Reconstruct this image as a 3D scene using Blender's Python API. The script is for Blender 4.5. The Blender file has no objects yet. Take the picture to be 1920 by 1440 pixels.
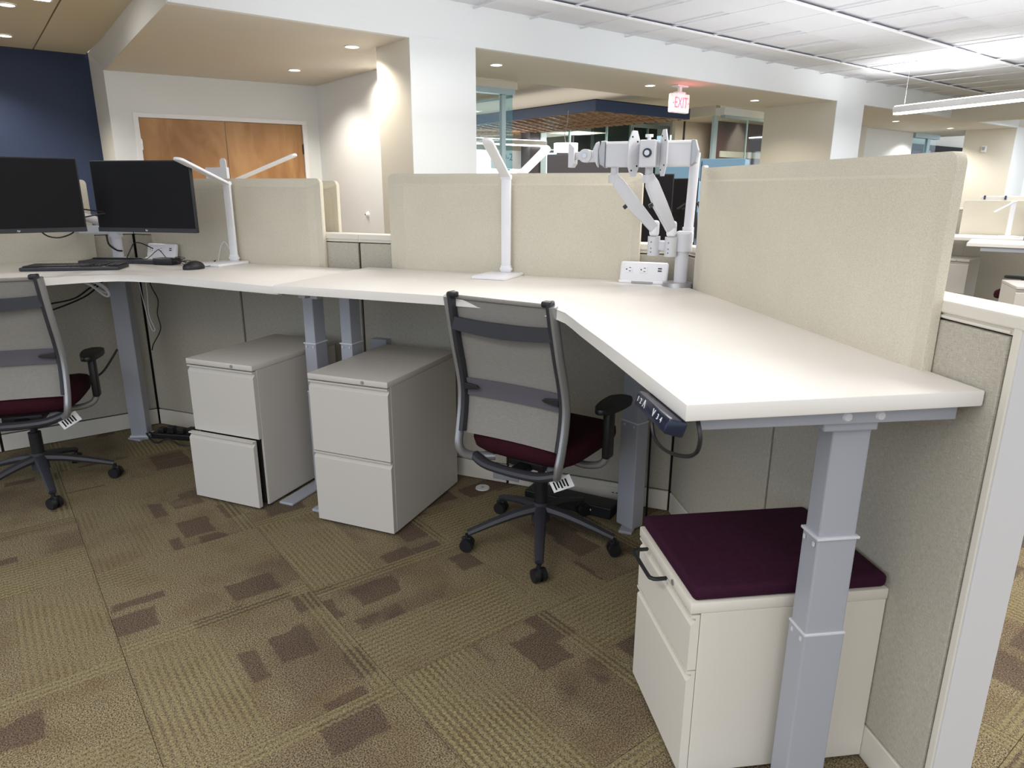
import bpy, bmesh, math, random
from math import sin, cos, pi, radians, sqrt
from mathutils import Vector, Matrix
random.seed(7)
SC = bpy.context.scene
COL = SC.collection

# ------------------------------------------------------------------ camera
F_PX, PITCH, ROLL, BETA = 1297.9, radians(15.828), radians(.204), radians(-7.675)
th = BETA + radians(30)
CAMP = Vector((0.442, -3.0, 1.45))
ex = Vector((cos(th), -sin(th), 0)); ey = Vector((sin(th), cos(th), 0))
# camera-forward / right / up expressed in the world frame (yaw = angle of forward from +Y)
fy = Vector((0, 1, 0)); rx = Vector((1, 0, 0)); uz = Vector((0, 0, 1))
def w_(x, y, z): return Vector((x*ex.x + y*ex.y, x*ey.x + y*ey.y, z))
fwd = w_(0, cos(PITCH), -sin(PITCH)); up0 = w_(0, sin(PITCH), cos(PITCH)); rt0 = w_(1, 0, 0)
rt = cos(ROLL)*rt0 + sin(ROLL)*up0; upv = -sin(ROLL)*rt0 + cos(ROLL)*up0
cam = bpy.data.cameras.new('camera'); co = bpy.data.objects.new('camera', cam); COL.objects.link(co)
M = Matrix((( rt.x, upv.x, -fwd.x, CAMP.x), (rt.y, upv.y, -fwd.y, CAMP.y), (rt.z, upv.z, -fwd.z, CAMP.z), (0,0,0,1)))
co.matrix_world = M
cam.sensor_fit = 'HORIZONTAL'; cam.sensor_width = 36; cam.lens = F_PX/1920*36
cam.clip_start = .05; cam.clip_end = 100
SC.camera = co
SC.view_settings.view_transform = 'Standard'; SC.view_settings.look = 'None'
SC.view_settings.gamma = 1; SC.view_settings.use_curve_mapping = False
SC.view_settings.exposure = 0.0
# ------------------------------------------------------------------ world: daylight from the open window side
wd = bpy.data.worlds.new('World'); SC.world = wd; wd.use_nodes = True
wd.node_tree.nodes['Background'].inputs[0].default_value = (.76, .86, 1.0, 1)
wd.node_tree.nodes['Background'].inputs[1].default_value = 1.3

DL = Vector((.5, sqrt(3)/2, 0)); DP = Vector((-sqrt(3)/2, .5, 0))
def UV(u, v, z=0): return DL*u + DP*v + Vector((0, 0, z))
LA = radians(60)                      # room frame: local X = u, local Y = v
def area(name, loc, sx, sy, power, col, rz=LA):
    l = bpy.data.lights.new(name, 'AREA'); l.shape = 'RECTANGLE'; l.size = sx; l.size_y = sy
    l.energy = power; l.color = col
    o = bpy.data.objects.new(name, l); COL.objects.link(o); o.location = loc; o.rotation_euler = (0, 0, rz); return o
def spot(name, loc, power, col, ang=100, blend=.6, size=.05):
    l = bpy.data.lights.new(name, 'SPOT'); l.energy = power; l.color = col; l.spot_size = radians(ang); l.spot_blend = blend
    l.shadow_soft_size = size
    o = bpy.data.objects.new(name, l); COL.objects.link(o); o.location = loc; return o
WHT = (1, .97, .92); COOL = (.93, .97, 1.0); WARM = (1, .92, .80)
FIX_U = [-3.2, .35, 3.6]              # overhead linear fixture runs outside the picture
FIX_V = [-3.6, -.9, 1.5]
for fu in FIX_U:
    for fv in FIX_V:
        if fu < -3 and fv > 1: continue
        area('fixture_and_fill_light', UV(fu, fv, 2.50), .3, 2.1, 36, WHT)
        l = area('ceiling_fill_light', UV(fu, fv, 2.0), 2.6, 2.6, 26, (.97, .98, 1)); l.rotation_euler = (pi, 0, LA)  # wide unseen panel in mid-air, added to brighten the ceiling evenly
area('fixture_and_fill_light', UV(7.0, 0.9, 2.30), .12, 3.0, 40, COOL)
area('fixture_and_fill_light', UV(10.3, -1.5, 2.5), .3, 2.5, 80, COOL)
area('fixture_and_fill_light', UV(12.6, 1.6, 2.6), .3, 2.5, 90, COOL)  # no known fixture here: fill added to brighten the far column side
l = area('ceiling_fill_light', UV(9.4, -1.5, 2.0), 2.2, 3, 40, COOL); l.rotation_euler = (pi, 0, LA)  # another added mid-air panel, lifts the ceiling on the right
DOWN = [(.373, 3.84), (.442, 5.29), (1.811, 3.8), (3.96, 3.81), (6.05, 3.87), (10.4, 4.05), (12.6, 4.05)]
for k, (u, v) in enumerate(DOWN): spot('downlight_lamp', UV(u, v, 2.545), 75 if k < 2 else 50, WARM if k > 1 else (1, .93, .82), 140)
spot('downlight_lamp', UV(.96, 4.55, 2.545), 60, WARM, 150)
l = area('canopy_top_fill', UV(5.1, 7.5, 2.56), 1.2, 4, 13, WARM); l.rotation_euler = (pi, 0, LA)  # added unseen upward fill, keeps the office ceiling over the canopy from going black
spot('downlight_lamp', UV(7.35, 4.42, 2.545), 90, WARM, 80)
spot('downlight_lamp', UV(12.9, 4.5, 2.545), 110, WHT, 140)
for (u, v) in [(-1.94, 4.4), (-2.0, 5.8), (-2.2, 6.5), (-3.3, 6.4)]: spot('downlight_lamp', UV(u, v, 2.75), 70, (1, .95, .88), 130)
area('office_fill_light', UV(7.3, 7.2, 2.5), 1.2, 2.5, 90, WARM)  # this and the next office lights: unseen fill added for the dark background
area('office_fill_light', UV(2.8, 7.5, 2.7), 1.0, 2.5, 70, WARM)
area('office_fill_light', UV(9.5, 6.3, 2.7), 1.0, 1.0, 60, WARM)
area('office_fill_light', UV(7.5, 10.5, 2.7), 1.6, 1.0, 90, WARM)

# ------------------------------------------------------------------ materials
def nt(name):
    m = bpy.data.materials.new(name); m.use_nodes = True
    return m, m.node_tree.nodes, m.node_tree.links, m.node_tree.nodes['Principled BSDF']
def srgb(r, g, b):
    f = lambda c: (c/255/12.92) if c/255 <= .04045 else ((c/255+.055)/1.055)**2.4
    return (f(r), f(g), f(b), 1)
MATS = {}
def plain(name, col, rough=.5, metal=0, noise=0, nscale=400, bump=0, spec=.5):
    m, N, L, P = nt(name); P.inputs['Base Color'].default_value = col
    P.inputs['Roughness'].default_value = rough; P.inputs['Metallic'].default_value = metal
    P.inputs['Specular IOR Level'].default_value = spec
    tc = N.new('ShaderNodeTexCoord'); n = N.new('ShaderNodeTexNoise'); n.inputs['Scale'].default_value = nscale
    n.inputs['Detail'].default_value = 3
    L.new(tc.outputs['Object'], n.inputs['Vector'])
    mx = N.new('ShaderNodeMix'); mx.data_type = 'RGBA'; mx.blend_type = 'MULTIPLY'
    mx.inputs[0].default_value = max(noise, .03); mx.inputs[6].default_value = col
    cr = N.new('ShaderNodeValToRGB'); cr.color_ramp.elements[0].position = .3; cr.color_ramp.elements[1].position = .7
    cr.color_ramp.elements[0].color = (.4, .4, .4, 1); cr.color_ramp.elements[1].color = (1, 1, 1, 1)
    L.new(n.outputs['Fac'], cr.inputs[0]); L.new(cr.outputs[0], mx.inputs[7]); L.new(mx.outputs[2], P.inputs['Base Color'])
    if bump:
        b = N.new('ShaderNodeBump'); b.inputs['Strength'].default_value = bump; b.inputs['Distance'].default_value = .001
        L.new(n.outputs['Fac'], b.inputs['Height']); L.new(b.outputs[0], P.inputs['Normal'])
    MATS[name] = m; return m
def emis(name, col, s):
    m, N, L, P = nt(name); P.inputs['Base Color'].default_value = col
    P.inputs['Emission Color'].default_value = col; P.inputs['Emission Strength'].default_value = s
    MATS[name] = m; return m
def glass(name, tint=(.80, .90, .90, 1), rough=.0):
    m, N, L, P = nt(name)
    out = N['Material Output']; g = N.new('ShaderNodeBsdfGlossy'); g.inputs['Roughness'].default_value = .02
    t = N.new('ShaderNodeBsdfTransparent'); t.inputs['Color'].default_value = tint
    fr = N.new('ShaderNodeLayerWeight'); fr.inputs['Blend'].default_value = .12
    pw = N.new('ShaderNodeMath'); pw.operation = 'MULTIPLY'; pw.inputs[1].default_value = .55; L.new(fr.outputs['Facing'], pw.inputs[0])
    ms = N.new('ShaderNodeMixShader'); L.new(pw.outputs[0], ms.inputs[0]); L.new(t.outputs[0], ms.inputs[1]); L.new(g.outputs[0], ms.inputs[2])
    L.new(ms.outputs[0], out.inputs['Surface']); MATS[name] = m; return m
def weave(name, col, dark, sx=900, sz=900, amp=.35):
    m, N, L, P = nt(name); tc = N.new('ShaderNodeTexCoord'); P.inputs['Roughness'].default_value = .9
    P.inputs['Specular IOR Level'].default_value = .15
    mp1 = N.new('ShaderNodeMapping'); mp1.inputs['Scale'].default_value = (sx, sx, 60)
    mp2 = N.new('ShaderNodeMapping'); mp2.inputs['Scale'].default_value = (60, 60, sz)
    n1 = N.new('ShaderNodeTexNoise'); n2 = N.new('ShaderNodeTexNoise')
    for n in (n1, n2): n.inputs['Scale'].default_value = 1; n.inputs['Detail'].default_value = 2
    L.new(tc.outputs['Object'], mp1.inputs[0]); L.new(tc.outputs['Object'], mp2.inputs[0])
    L.new(mp1.outputs[0], n1.inputs[0]); L.new(mp2.outputs[0], n2.inputs[0])
    ad = N.new('ShaderNodeMath'); ad.operation = 'ADD'; L.new(n1.outputs['Fac'], ad.inputs[0]); L.new(n2.outputs['Fac'], ad.inputs[1])
    cr = N.new('ShaderNodeValToRGB'); cr.color_ramp.elements[0].position = .72/2*1.0; cr.color_ramp.elements[1].position = .62
    cr.color_ramp.elements[0].color = dark; cr.color_ramp.elements[1].color = col
    mu = N.new('ShaderNodeMath'); mu.operation = 'MULTIPLY'; mu.inputs[1].default_value = .5; L.new(ad.outputs[0], mu.inputs[0])
    L.new(mu.outputs[0], cr.inputs[0]); L.new(cr.outputs[0], P.inputs['Base Color'])
    b = N.new('ShaderNodeBump'); b.inputs['Strength'].default_value = .3; b.inputs['Distance'].default_value = .0006
    L.new(mu.outputs[0], b.inputs['Height']); L.new(b.outputs[0], P.inputs['Normal'])
    MATS[name] = m; return m
def felt(name, col, dark):
    m, N, L, P = nt(name); tc = N.new('ShaderNodeTexCoord'); P.inputs['Roughness'].default_value = .95
    P.inputs['Specular IOR Level'].default_value = .1
    n = N.new('ShaderNodeTexNoise'); n.inputs['Scale'].default_value = 420; n.inputs['Detail'].default_value = 4
    n2 = N.new('ShaderNodeTexNoise'); n2.inputs['Scale'].default_value = 3
    L.new(tc.outputs['Object'], n.inputs[0]); L.new(tc.outputs['Object'], n2.inputs[0])
    cr = N.new('ShaderNodeValToRGB'); cr.color_ramp.elements[0].position = .34; cr.color_ramp.elements[1].position = .6
    cr.color_ramp.elements[0].color = dark; cr.color_ramp.elements[1].color = col
    L.new(n.outputs['Fac'], cr.inputs[0])
    mx = N.new('ShaderNodeMix'); mx.data_type = 'RGBA'; mx.blend_type = 'MULTIPLY'; mx.inputs[0].default_value = .15
    L.new(cr.outputs[0], mx.inputs[6]); L.new(n2.outputs['Fac'], mx.inputs[7]); L.new(mx.outputs[2], P.inputs['Base Color'])
    b = N.new('ShaderNodeBump'); b.inputs['Strength'].default_value = .4; b.inputs['Distance'].default_value = .001
    L.new(n.outputs['Fac'], b.inputs['Height']); L.new(b.outputs[0], P.inputs['Normal'])
    MATS[name] = m; return m
def wood(name, c1, c2, scale=(3, 3, .5)):
    m, N, L, P = nt(name); tc = N.new('ShaderNodeTexCoord'); mp = N.new('ShaderNodeMapping'); mp.inputs['Scale'].default_value = scale
    n = N.new('ShaderNodeTexNoise'); n.inputs['Scale'].default_value = 2; n.inputs['Detail'].default_value = 8; n.inputs['Distortion'].default_value = 1.2
    L.new(tc.outputs['Object'], mp.inputs[0]); L.new(mp.outputs[0], n.inputs[0])
    cr = N.new('ShaderNodeValToRGB'); cr.color_ramp.elements[0].position = .35; cr.color_ramp.elements[1].position = .65
    cr.color_ramp.elements[0].color = c1; cr.color_ramp.elements[1].color = c2
    L.new(n.outputs['Fac'], cr.inputs[0]); L.new(cr.outputs[0], P.inputs['Base Color']); P.inputs['Roughness'].default_value = .38
    MATS[name] = m; return m

plain('laminate', srgb(238, 233, 226), .42, noise=.04, nscale=900)
plain('laminate_edge', srgb(228, 224, 216), .5)
plain('leg_metal', srgb(168, 170, 178), .42, noise=.1, nscale=700, bump=.1)
plain('ped_metal', srgb(206, 200, 192), .45, noise=.08, nscale=500, bump=.1)
plain('cream_metal', srgb(226, 219, 206), .5, noise=.06, nscale=500)
plain('frame_metal', srgb(214, 212, 212), .5, noise=.06)
plain('dark_gap', srgb(20, 16, 12), .8)
plain('black_plastic', srgb(26, 26, 29), .45, noise=.1)
plain('charcoal_plastic', srgb(52, 52, 58), .5, noise=.1)
plain('matte_black', srgb(14, 11, 14), .5, spec=.2)
plain('bezel', srgb(42, 42, 46), .5)
plain('white_plastic', srgb(242, 241, 244), .35)
plain('arm_metal', srgb(214, 214, 218), .38, noise=.05)
plain('chrome', srgb(200, 200, 200), .15, 1)
plain('silver', srgb(170, 170, 172), .35, .6, noise=.08)
plain('paint_white', srgb(232, 234, 234), .7, noise=.05, nscale=150)
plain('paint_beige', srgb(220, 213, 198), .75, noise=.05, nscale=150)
plain('paint_soffit', srgb(218, 212, 202), .7, noise=.05, nscale=150)
plain('navy_paint', srgb(40, 54, 84), .55, noise=.2, nscale=40)
plain('canopy_blue', srgb(40, 62, 98), .5)
plain('blue_panel', srgb(128, 166, 190), .6)
plain('dark_wall', srgb(72, 70, 72), .7)
plain('maroon_wall', srgb(92, 56, 58), .6, noise=.3, nscale=4)
plain('mullion', srgb(176, 196, 200), .35, .3)
plain('tile_white', srgb(212, 213, 218), .9, noise=.12, nscale=260, bump=.3)
plain('tee_white', srgb(240, 240, 244), .5)
plain('tee_grey', srgb(214, 214, 220), .7)
plain('alcove_plank', srgb(226, 214, 190), .8, noise=.12, nscale=260)
plain('pipe_white', srgb(235, 235, 238), .5)
plain('red_face', srgb(226, 60, 70), .5)
plain('charcoal_felt', srgb(74, 70, 72), .95, noise=.3, nscale=300)
plain('handset_blue', srgb(28, 34, 56), .25)
plain('white_print', srgb(235, 235, 235), .6)
plain('grey_print', srgb(90, 100, 120), .6)
plain('mesh_band', srgb(96, 90, 98), .9, noise=.2, nscale=900)
felt('screen_felt', srgb(226, 218, 200), srgb(210, 202, 183))
weave('panel_fabric', srgb(200, 194, 180), srgb(164, 157, 142))
weave('maroon_fabric', srgb(62, 22, 32), srgb(40, 14, 22), 900, 900)
weave('plum_fabric', srgb(60, 25, 46), srgb(48, 20, 38), 900, 900)
weave('chair_mesh', srgb(152, 148, 142), srgb(130, 126, 120), 1400, 1400)
wood('door_wood', srgb(158, 110, 62), srgb(186, 142, 92), (2, 2, .6))
wood('lattice_wood', srgb(150, 108, 74), srgb(206, 168, 130))
wood('dark_wood', srgb(80, 40, 34), srgb(120, 58, 44))
glass('glass', (.90, .96, .96, 1))
glass('green_glass', (.74, .87, .88, 1))
emis('lamp_white', (1, .98, .94, 1), 14)
emis('tube_glow', (1, 1, 1, 1), 9)
emis('shade_glow', (1, .99, .97, 1), 3.5)
emis('window_and_panel_glow', (.95, .98, 1, 1), 2.6)
emis('exit_glow', (1, .93, .93, 1), .3)
emis('exit_red', (1, .12, .18, 1), 1.2)
MT = MATS

# ------------------------------------------------------------------ mesh helpers
def new(): return bmesh.new()
def box(bm, x0, x1, y0, y1, z0, z1, bev=0, M=None, seg=2):
    r = bmesh.ops.create_cube(bm, size=1)
    vs = r['verts']
    for v in vs: v.co = Vector(((x0+x1)/2 + v.co.x*(x1-x0), (y0+y1)/2 + v.co.y*(y1-y0), (z0+z1)/2 + v.co.z*(z1-z0)))
    if bev:
        es = list({e for v in vs for e in v.link_edges})
        r2 = bmesh.ops.bevel(bm, geom=es, offset=bev, segments=seg, profile=.5, affect='EDGES')
        vs = list({v for f in r2['faces'] for v in f.verts} | {v for v in vs if v.is_valid})
    if M is not None: bmesh.ops.transform(bm, matrix=M, verts=vs)
    return vs
def prism(bm, pts, z0, z1, M=None, bev=0):
    lo = [bm.verts.new((x, y, z0)) for x, y in pts]; hi = [bm.verts.new((x, y, z1)) for x, y in pts]
    n = len(pts); a = sum(pts[i][0]*pts[(i+1) % n][1]-pts[(i+1) % n][0]*pts[i][1] for i in range(n))
    if a < 0: lo.reverse(); hi.reverse()
    fs = [bm.faces.new(list(reversed(lo))), bm.faces.new(hi)]
    for i in range(n): fs.append(bm.faces.new((lo[i], lo[(i+1) % n], hi[(i+1) % n], hi[i])))
    vs = lo+hi
    if bev:
        es = list({e for f in fs[:2] for e in f.edges})
        r2 = bmesh.ops.bevel(bm, geom=es, offset=bev, segments=2, profile=.5, affect='EDGES')
        vs = list({v for f in r2['faces'] for v in f.verts} | {v for v in vs if v.is_valid})
    if M is not None: bmesh.ops.transform(bm, matrix=M, verts=vs)
    return vs
XZ = Matrix.Rotation(pi/2, 4, 'X')       # (x,y,z)->(x,-z,y): draws a profile in the XZ plane, extruded along -Y
def prism_xz(bm, pts, y0, y1, bev=0, M=None):
    m = XZ if M is None else M @ XZ
    return prism(bm, pts, -y1, -y0, m, bev)
def cyl(bm, p0, p1, r0, r1=None, seg=16, caps=True):
    p0 = Vector(p0); p1 = Vector(p1); r1 = r0 if r1 is None else r1
    d = p1-p0; r = bmesh.ops.create_cone(bm, cap_ends=caps, segments=seg, radius1=r0, radius2=r1, depth=d.length)
    m = Matrix.Translation((p0+p1)/2) @ d.to_track_quat('Z', 'Y').to_matrix().to_4x4()
    bmesh.ops.transform(bm, matrix=m, verts=r['verts'])
def smoothpts(pts, n=6):
    P = [Vector(p) for p in pts]; out = []
    for i in range(len(P)-1):
        a = P[i-1] if i else P[0]*2-P[1]; b = P[i]; c = P[i+1]; d = P[i+2] if i+2 < len(P) else P[-1]*2-P[-2]
        for k in range(n):
            t = k/n
            out.append(.5*((2*b)+(c-a)*t+(2*a-5*b+4*c-d)*t*t+(3*b-a-3*c+d)*t**3))
    out.append(P[-1]); return out
def tube(bm, pts, r, seg=8, smooth=5, ry=None, ref=(1, 0, 0), rs=None):
    P = smoothpts(pts, smooth) if smooth else [Vector(p) for p in pts]
    ry = r if ry is None else ry; rings = []; n = len(P); last = Vector(ref)
    for i, p in enumerate(P):
        t = (P[min(i+1, n-1)]-P[max(i-1, 0)]).normalized()
        a = last-t*last.dot(t)
        if a.length < 1e-4: a = t.orthogonal()
        a.normalize(); last = a; b = t.cross(a); k = 1 if rs is None else rs[0]+(rs[1]-rs[0])*i/(n-1)
        rings.append([bm.verts.new(p+a*(r*k*cos(2*pi*j/seg))+b*(ry*k*sin(2*pi*j/seg))) for j in range(seg)])
    for i in range(n-1):
        for j in range(seg):
            bm.faces.new((rings[i][j], rings[i][(j+1) % seg], rings[i+1][(j+1) % seg], rings[i+1][j]))
    bm.faces.new(list(reversed(rings[0]))); bm.faces.new(rings[-1])
def rrect(x0, x1, z0, z1, r, corners=(1, 1, 1, 1), n=4):
    pts = []
    for (cx, cz, a0, on) in ((x1-r, z0+r, -90, corners[1]), (x1-r, z1-r, 0, corners[2]), (x0+r, z1-r, 90, corners[3]), (x0+r, z0+r, 180, corners[0])):
        if on:
            for k in range(n+1): a = radians(a0+90*k/n); pts.append((cx+r*cos(a), cz+r*sin(a)))
        else:
            pts.append({-90: (x1, z0), 0: (x1, z1), 90: (x0, z1), 180: (x0, z0)}[a0])
    return pts
def obj(name, bm, mat, parent=None, smooth=False, label=None, loc=None):
    bmesh.ops.recalc_face_normals(bm, faces=bm.faces)
    me = bpy.data.meshes.new(name); bm.to_mesh(me); bm.free()
    me.materials.append(MT[mat] if isinstance(mat, str) else mat)
    if smooth:
        me.polygons.foreach_set('use_smooth', [True]*len(me.polygons))
        try: me.set_sharp_from_angle(angle=radians(38))
        except Exception: pass
    o = bpy.data.objects.new(name, me); COL.objects.link(o)
    if parent: o.parent = parent
    if label: o['label'] = label
    if loc is not None: o.location = loc
    return o
def thing(name, label, cat, loc=(0, 0, 0), rz=0, group=None):
    o = bpy.data.objects.new(name, None); COL.objects.link(o); o.empty_display_size = .1
    o.location = loc; o.rotation_euler = (0, 0, rz); o['label'] = label; o['category'] = cat
    if group: o['group'] = group
    return o
def tag(o, label, cat, group=None):
    o['label'] = label; o['category'] = cat
    if group: o['group'] = group
    return o
def struct(name, bm, mat, parent=None, **k):
    o = obj(name, bm, mat, parent, **k)
    if not parent: o['kind'] = 'structure'
    return o
def copy_tree(o, parent=None):
    c = o.copy(); COL.objects.link(c); c.parent = parent
    for ch in [x for x in CH.get(o.name, [])]: copy_tree(ch, c)
    return c
CH = {}
def index(o):
    CH[o.name] = [x for x in bpy.data.objects if x.parent == o]
    for x in CH[o.name]: index(x)
def dup(root, loc, rz, label, group=None):
    index(root); c = copy_tree(root); c.location = loc; c.rotation_euler = (0, 0, rz); c['label'] = label
    if group: c['group'] = group
    return c
def text(name, s, size, mat, parent, M, ext=.0006, shear=0, align='CENTER'):
    cu = bpy.data.curves.new(name, 'FONT'); cu.body = s; cu.size = size; cu.extrude = ext; cu.align_x = align; cu.align_y = 'CENTER'; cu.shear = shear
    t = bpy.data.objects.new(name+'_tmp', cu); COL.objects.link(t)
    me = bpy.data.meshes.new_from_object(t.evaluated_get(bpy.context.evaluated_depsgraph_get()))
    bpy.data.objects.remove(t); me.transform(M); me.materials.clear(); me.materials.append(MT[mat]); me.name = name
    o = bpy.data.objects.new(name, me); COL.objects.link(o); o.parent = parent; return o
FACE = Matrix.Rotation(pi/2, 4, 'X')     # text plane -> faces -Y
def at(x, y, z): return Matrix.Translation((x, y, z))

C0 = Vector((-3.203, 0, 0)); dR = Vector((.5, -sqrt(3)/2, 0)); nR = Vector((-sqrt(3)/2, -.5, 0))
RA = radians(-60)                      # right run: local X = towards camera, local -Y = workspace
LANG = radians(60)                     # left run: local X = towards its corner, local -Y = workspace
def RP(s, n, z=0): return dR*s + nR*n + Vector((0, 0, z))
nL = Vector((sqrt(3)/2, -.5, 0))
def LP(s, n, z=0): return C0 - DL*s + nL*n + Vector((0, 0, z))

# ================================================================== FLOOR : carpet tiles
def carpet_mat():
    m, N, L, P = nt('carpet'); P.inputs['Roughness'].default_value = .95; P.inputs['Specular IOR Level'].default_value = .1
    tc = N.new('ShaderNodeTexCoord'); sep = N.new('ShaderNodeSeparateXYZ'); L.new(tc.outputs['Object'], sep.inputs[0])
    oi = N.new('ShaderNodeObjectInfo')
    def mth(op, a, b=None, c=None):
        n = N.new('ShaderNodeMath'); n.operation = op
        for i, x in enumerate((a, b, c)):
            if x is None: continue
            if isinstance(x, (int, float)): n.inputs[i].default_value = x
            else: L.new(x, n.inputs[i])
        return n.outputs[0]
    def noise(scale, vec, detail=2, rough=.5, dist=0):
        n = N.new('ShaderNodeTexNoise'); n.inputs['Scale'].default_value = scale; n.inputs['Detail'].default_value = detail
        n.inputs['Roughness'].default_value = rough; n.inputs['Distortion'].default_value = dist
        L.new(vec, n.inputs[0]); return n.outputs['Fac']
    def sstep(x, a, b):
        n = N.new('ShaderNodeMapRange'); n.interpolation_type = 'SMOOTHSTEP'; L.new(x, n.inputs[0])
        n.inputs[1].default_value = a; n.inputs[2].default_value = b; return n.outputs[0]
    def mix(f, a, b, mode='MIX'):
        n = N.new('ShaderNodeMix'); n.data_type = 'RGBA'; n.blend_type = mode
        for i, x in ((0, f), (6, a), (7, b)):
            if isinstance(x, (int, float)): n.inputs[i].default_value = x
            elif isinstance(x, tuple): n.inputs[i].default_value = x
            else: L.new(x, n.inputs[i])
        return n.outputs[2]
    # per-tile offset for the patches, read from tile-local coordinates
    add = N.new('ShaderNodeVectorMath'); add.operation = 'ADD'; L.new(tc.outputs['Object'], add.inputs[0])
    cmb = N.new('ShaderNodeCombineXYZ'); L.new(mth('MULTIPLY', oi.outputs['Random'], 37.0), cmb.inputs[0]); L.new(mth('MULTIPLY', oi.outputs['Random'], 91.0), cmb.inputs[1])
    L.new(cmb.outputs[0], add.inputs[1]); pv = add.outputs[0]
    x = sep.outputs[0]; y = sep.outputs[1]
    pile = noise(230, pv, 2, .7); pile2 = noise(130, pv, 3, .6); big = noise(5, pv, 2)
    base = mix(sstep(pile, .36, .66), srgb(72, 63, 49), srgb(168, 152, 120))
    base = mix(mth('MULTIPLY', sstep(big, .45, .7), .35), base, srgb(98, 78, 56))
    # mauve patches: soft-edged rectangles elongated across the tile
    def patches(sx, sy, off, lo, hi):
        mp = N.new('ShaderNodeMapping'); mp.inputs['Scale'].default_value = (sx, sy, 1); mp.inputs['Location'].default_value = (off, off*1.7, 0)
        L.new(pv, mp.inputs[0]); v = N.new('ShaderNodeTexVoronoi'); v.distance = 'CHEBYCHEV'; v.inputs['Scale'].default_value = 1; v.inputs['Randomness'].default_value = .6
        wob = N.new('ShaderNodeVectorMath'); wob.operation = 'ADD'; L.new(mp.outputs[0], wob.inputs[0])
        nn = N.new('ShaderNodeTexNoise'); nn.inputs['Scale'].default_value = 14; L.new(pv, nn.inputs[0])
        sc = N.new('ShaderNodeVectorMath'); sc.operation = 'SCALE'; sc.inputs[3].default_value = .16; L.new(nn.outputs['Color'], sc.inputs[0]); L.new(sc.outputs[0], wob.inputs[1])
        L.new(wob.outputs[0], v.inputs[0])
        sp = N.new('ShaderNodeSeparateColor'); L.new(v.outputs['Color'], sp.inputs[0])
        on = mth('GREATER_THAN', sp.outputs[0], .42)
        return mth('MULTIPLY', on, mth('SUBTRACT', 1.0, sstep(v.outputs['Distance'], lo, hi)))
    zone = sstep(x, -.03, -.02)
    pm = mth('MULTIPLY', patches(6.2, 4.6, 3, .36, .44), zone)
    mauve = mix(sstep(pile, .36, .64), srgb(58, 46, 42), srgb(106, 88, 78))
    col = mix(mth('MULTIPLY', pm, .7), base, mauve)
    pm2 = mth('MULTIPLY', patches(3.4, 2.4, 9, .25, .5), zone)
    col = mix(mth('MULTIPLY', pm2, .4), col, mauve)
    # ribbed stripes: band A (x -.31..-.03) strong, band B (x .24...31) thin
    wig = mth('MULTIPLY', mth('SINE', mth('MULTIPLY', y, 260.0)), .0022)
    xs = mth('ADD', x, wig)
    st = mth('SINE', mth('MULTIPLY', xs, 2*pi/.0215))
    stm = sstep(st, -.7, .6)
    dash = sstep(mth('SINE', mth('MULTIPLY', y, 2*pi/.0125)), -.9, .2)
    yel = mix(sstep(pile2, .3, .7), srgb(132, 121, 80), srgb(174, 165, 124))
    bandA = mth('SUBTRACT', 1.0, sstep(x, -.045, -.035))
    bandB = sstep(x, .245, .25)
    nb = noise(2.5, pv, 2)
    va = mth('MULTIPLY', bandA, mth('ADD', .22, mth('MULTIPLY', sstep(nb, .35, .65), .6)))
    va = mth('MULTIPLY', va, mth('ADD', .35, mth('MULTIPLY', mth('FRACT', mth('MULTIPLY', oi.outputs['Random'], 13.7)), .65)))
    vb = mth('MULTIPLY', bandB, .5)
    band = mth('MAXIMUM', va, vb)
    sfac = mth('MULTIPLY', mth('MULTIPLY', stm, band), mth('ADD', .55, mth('MULTIPLY', dash, .45)))
    col = mix(mth('MULTIPLY', band, .35), col, srgb(86, 75, 54))
    col = mix(sfac, col, yel)
    # faint rust flecks
    col = mix(mth('MULTIPLY', sstep(noise(7, pv, 2), .58, .72), .14), col, srgb(112, 76, 52))
    L.new(col, P.inputs['Base Color'])
    b = N.new('ShaderNodeBump'); b.inputs['Strength'].default_value = .7; b.inputs['Distance'].default_value = .003
    L.new(mth('ADD', pile, mth('MULTIPLY', sfac, .8)), b.inputs['Height']); L.new(b.outputs[0], P.inputs['Normal'])
    MATS['carpet'] = m
carpet_mat()
bm = new(); box(bm, -10, 20, -9, 16, -.06, -.006, M=Matrix.Rotation(LA, 4, 'Z'))
floor = struct('floor', bm, 'carpet')
TP = .625
bm = new(); box(bm, -TP/2+.0006, TP/2-.0006, -TP/2+.0006, TP/2-.0006, -.006, 0, bev=.0012, seg=1)
tile0 = None
cnt = 0
for i in range(-9, 14):
    for j in range(-12, 9):
        u = -2.2+TP*(i+.5); v = .375+TP*(j+.5); p = UV(u, v)
        d = p-CAMP; f = d.dot(w_(0, 1, 0)); s = d.dot(w_(1, 0, 0))
        if f < .9 or f > 7.5 or abs(s) > f*.82+.7: continue
        if f > 4.6 and s < 1.5: continue
        if cnt >= 290: continue
        if tile0 is None: tile0 = obj('carpet_tile', bm, 'carpet', floor); o = tile0
        else: o = bpy.data.objects.new('carpet_tile', tile0.data); COL.objects.link(o); o.parent = floor
        cnt += 1
        par = (i+j) % 2
        rot = LA + (0 if par else pi/2)
        if not (par == 1 and -1 < i < 3 and -2 < j < 2): rot += random.choice((0, pi)) if par else random.choice((0, pi))
        if (i, j) == (0, 0): rot = LA - pi/2
        o.location = p; o.rotation_euler = (0, 0, rot)

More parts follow.
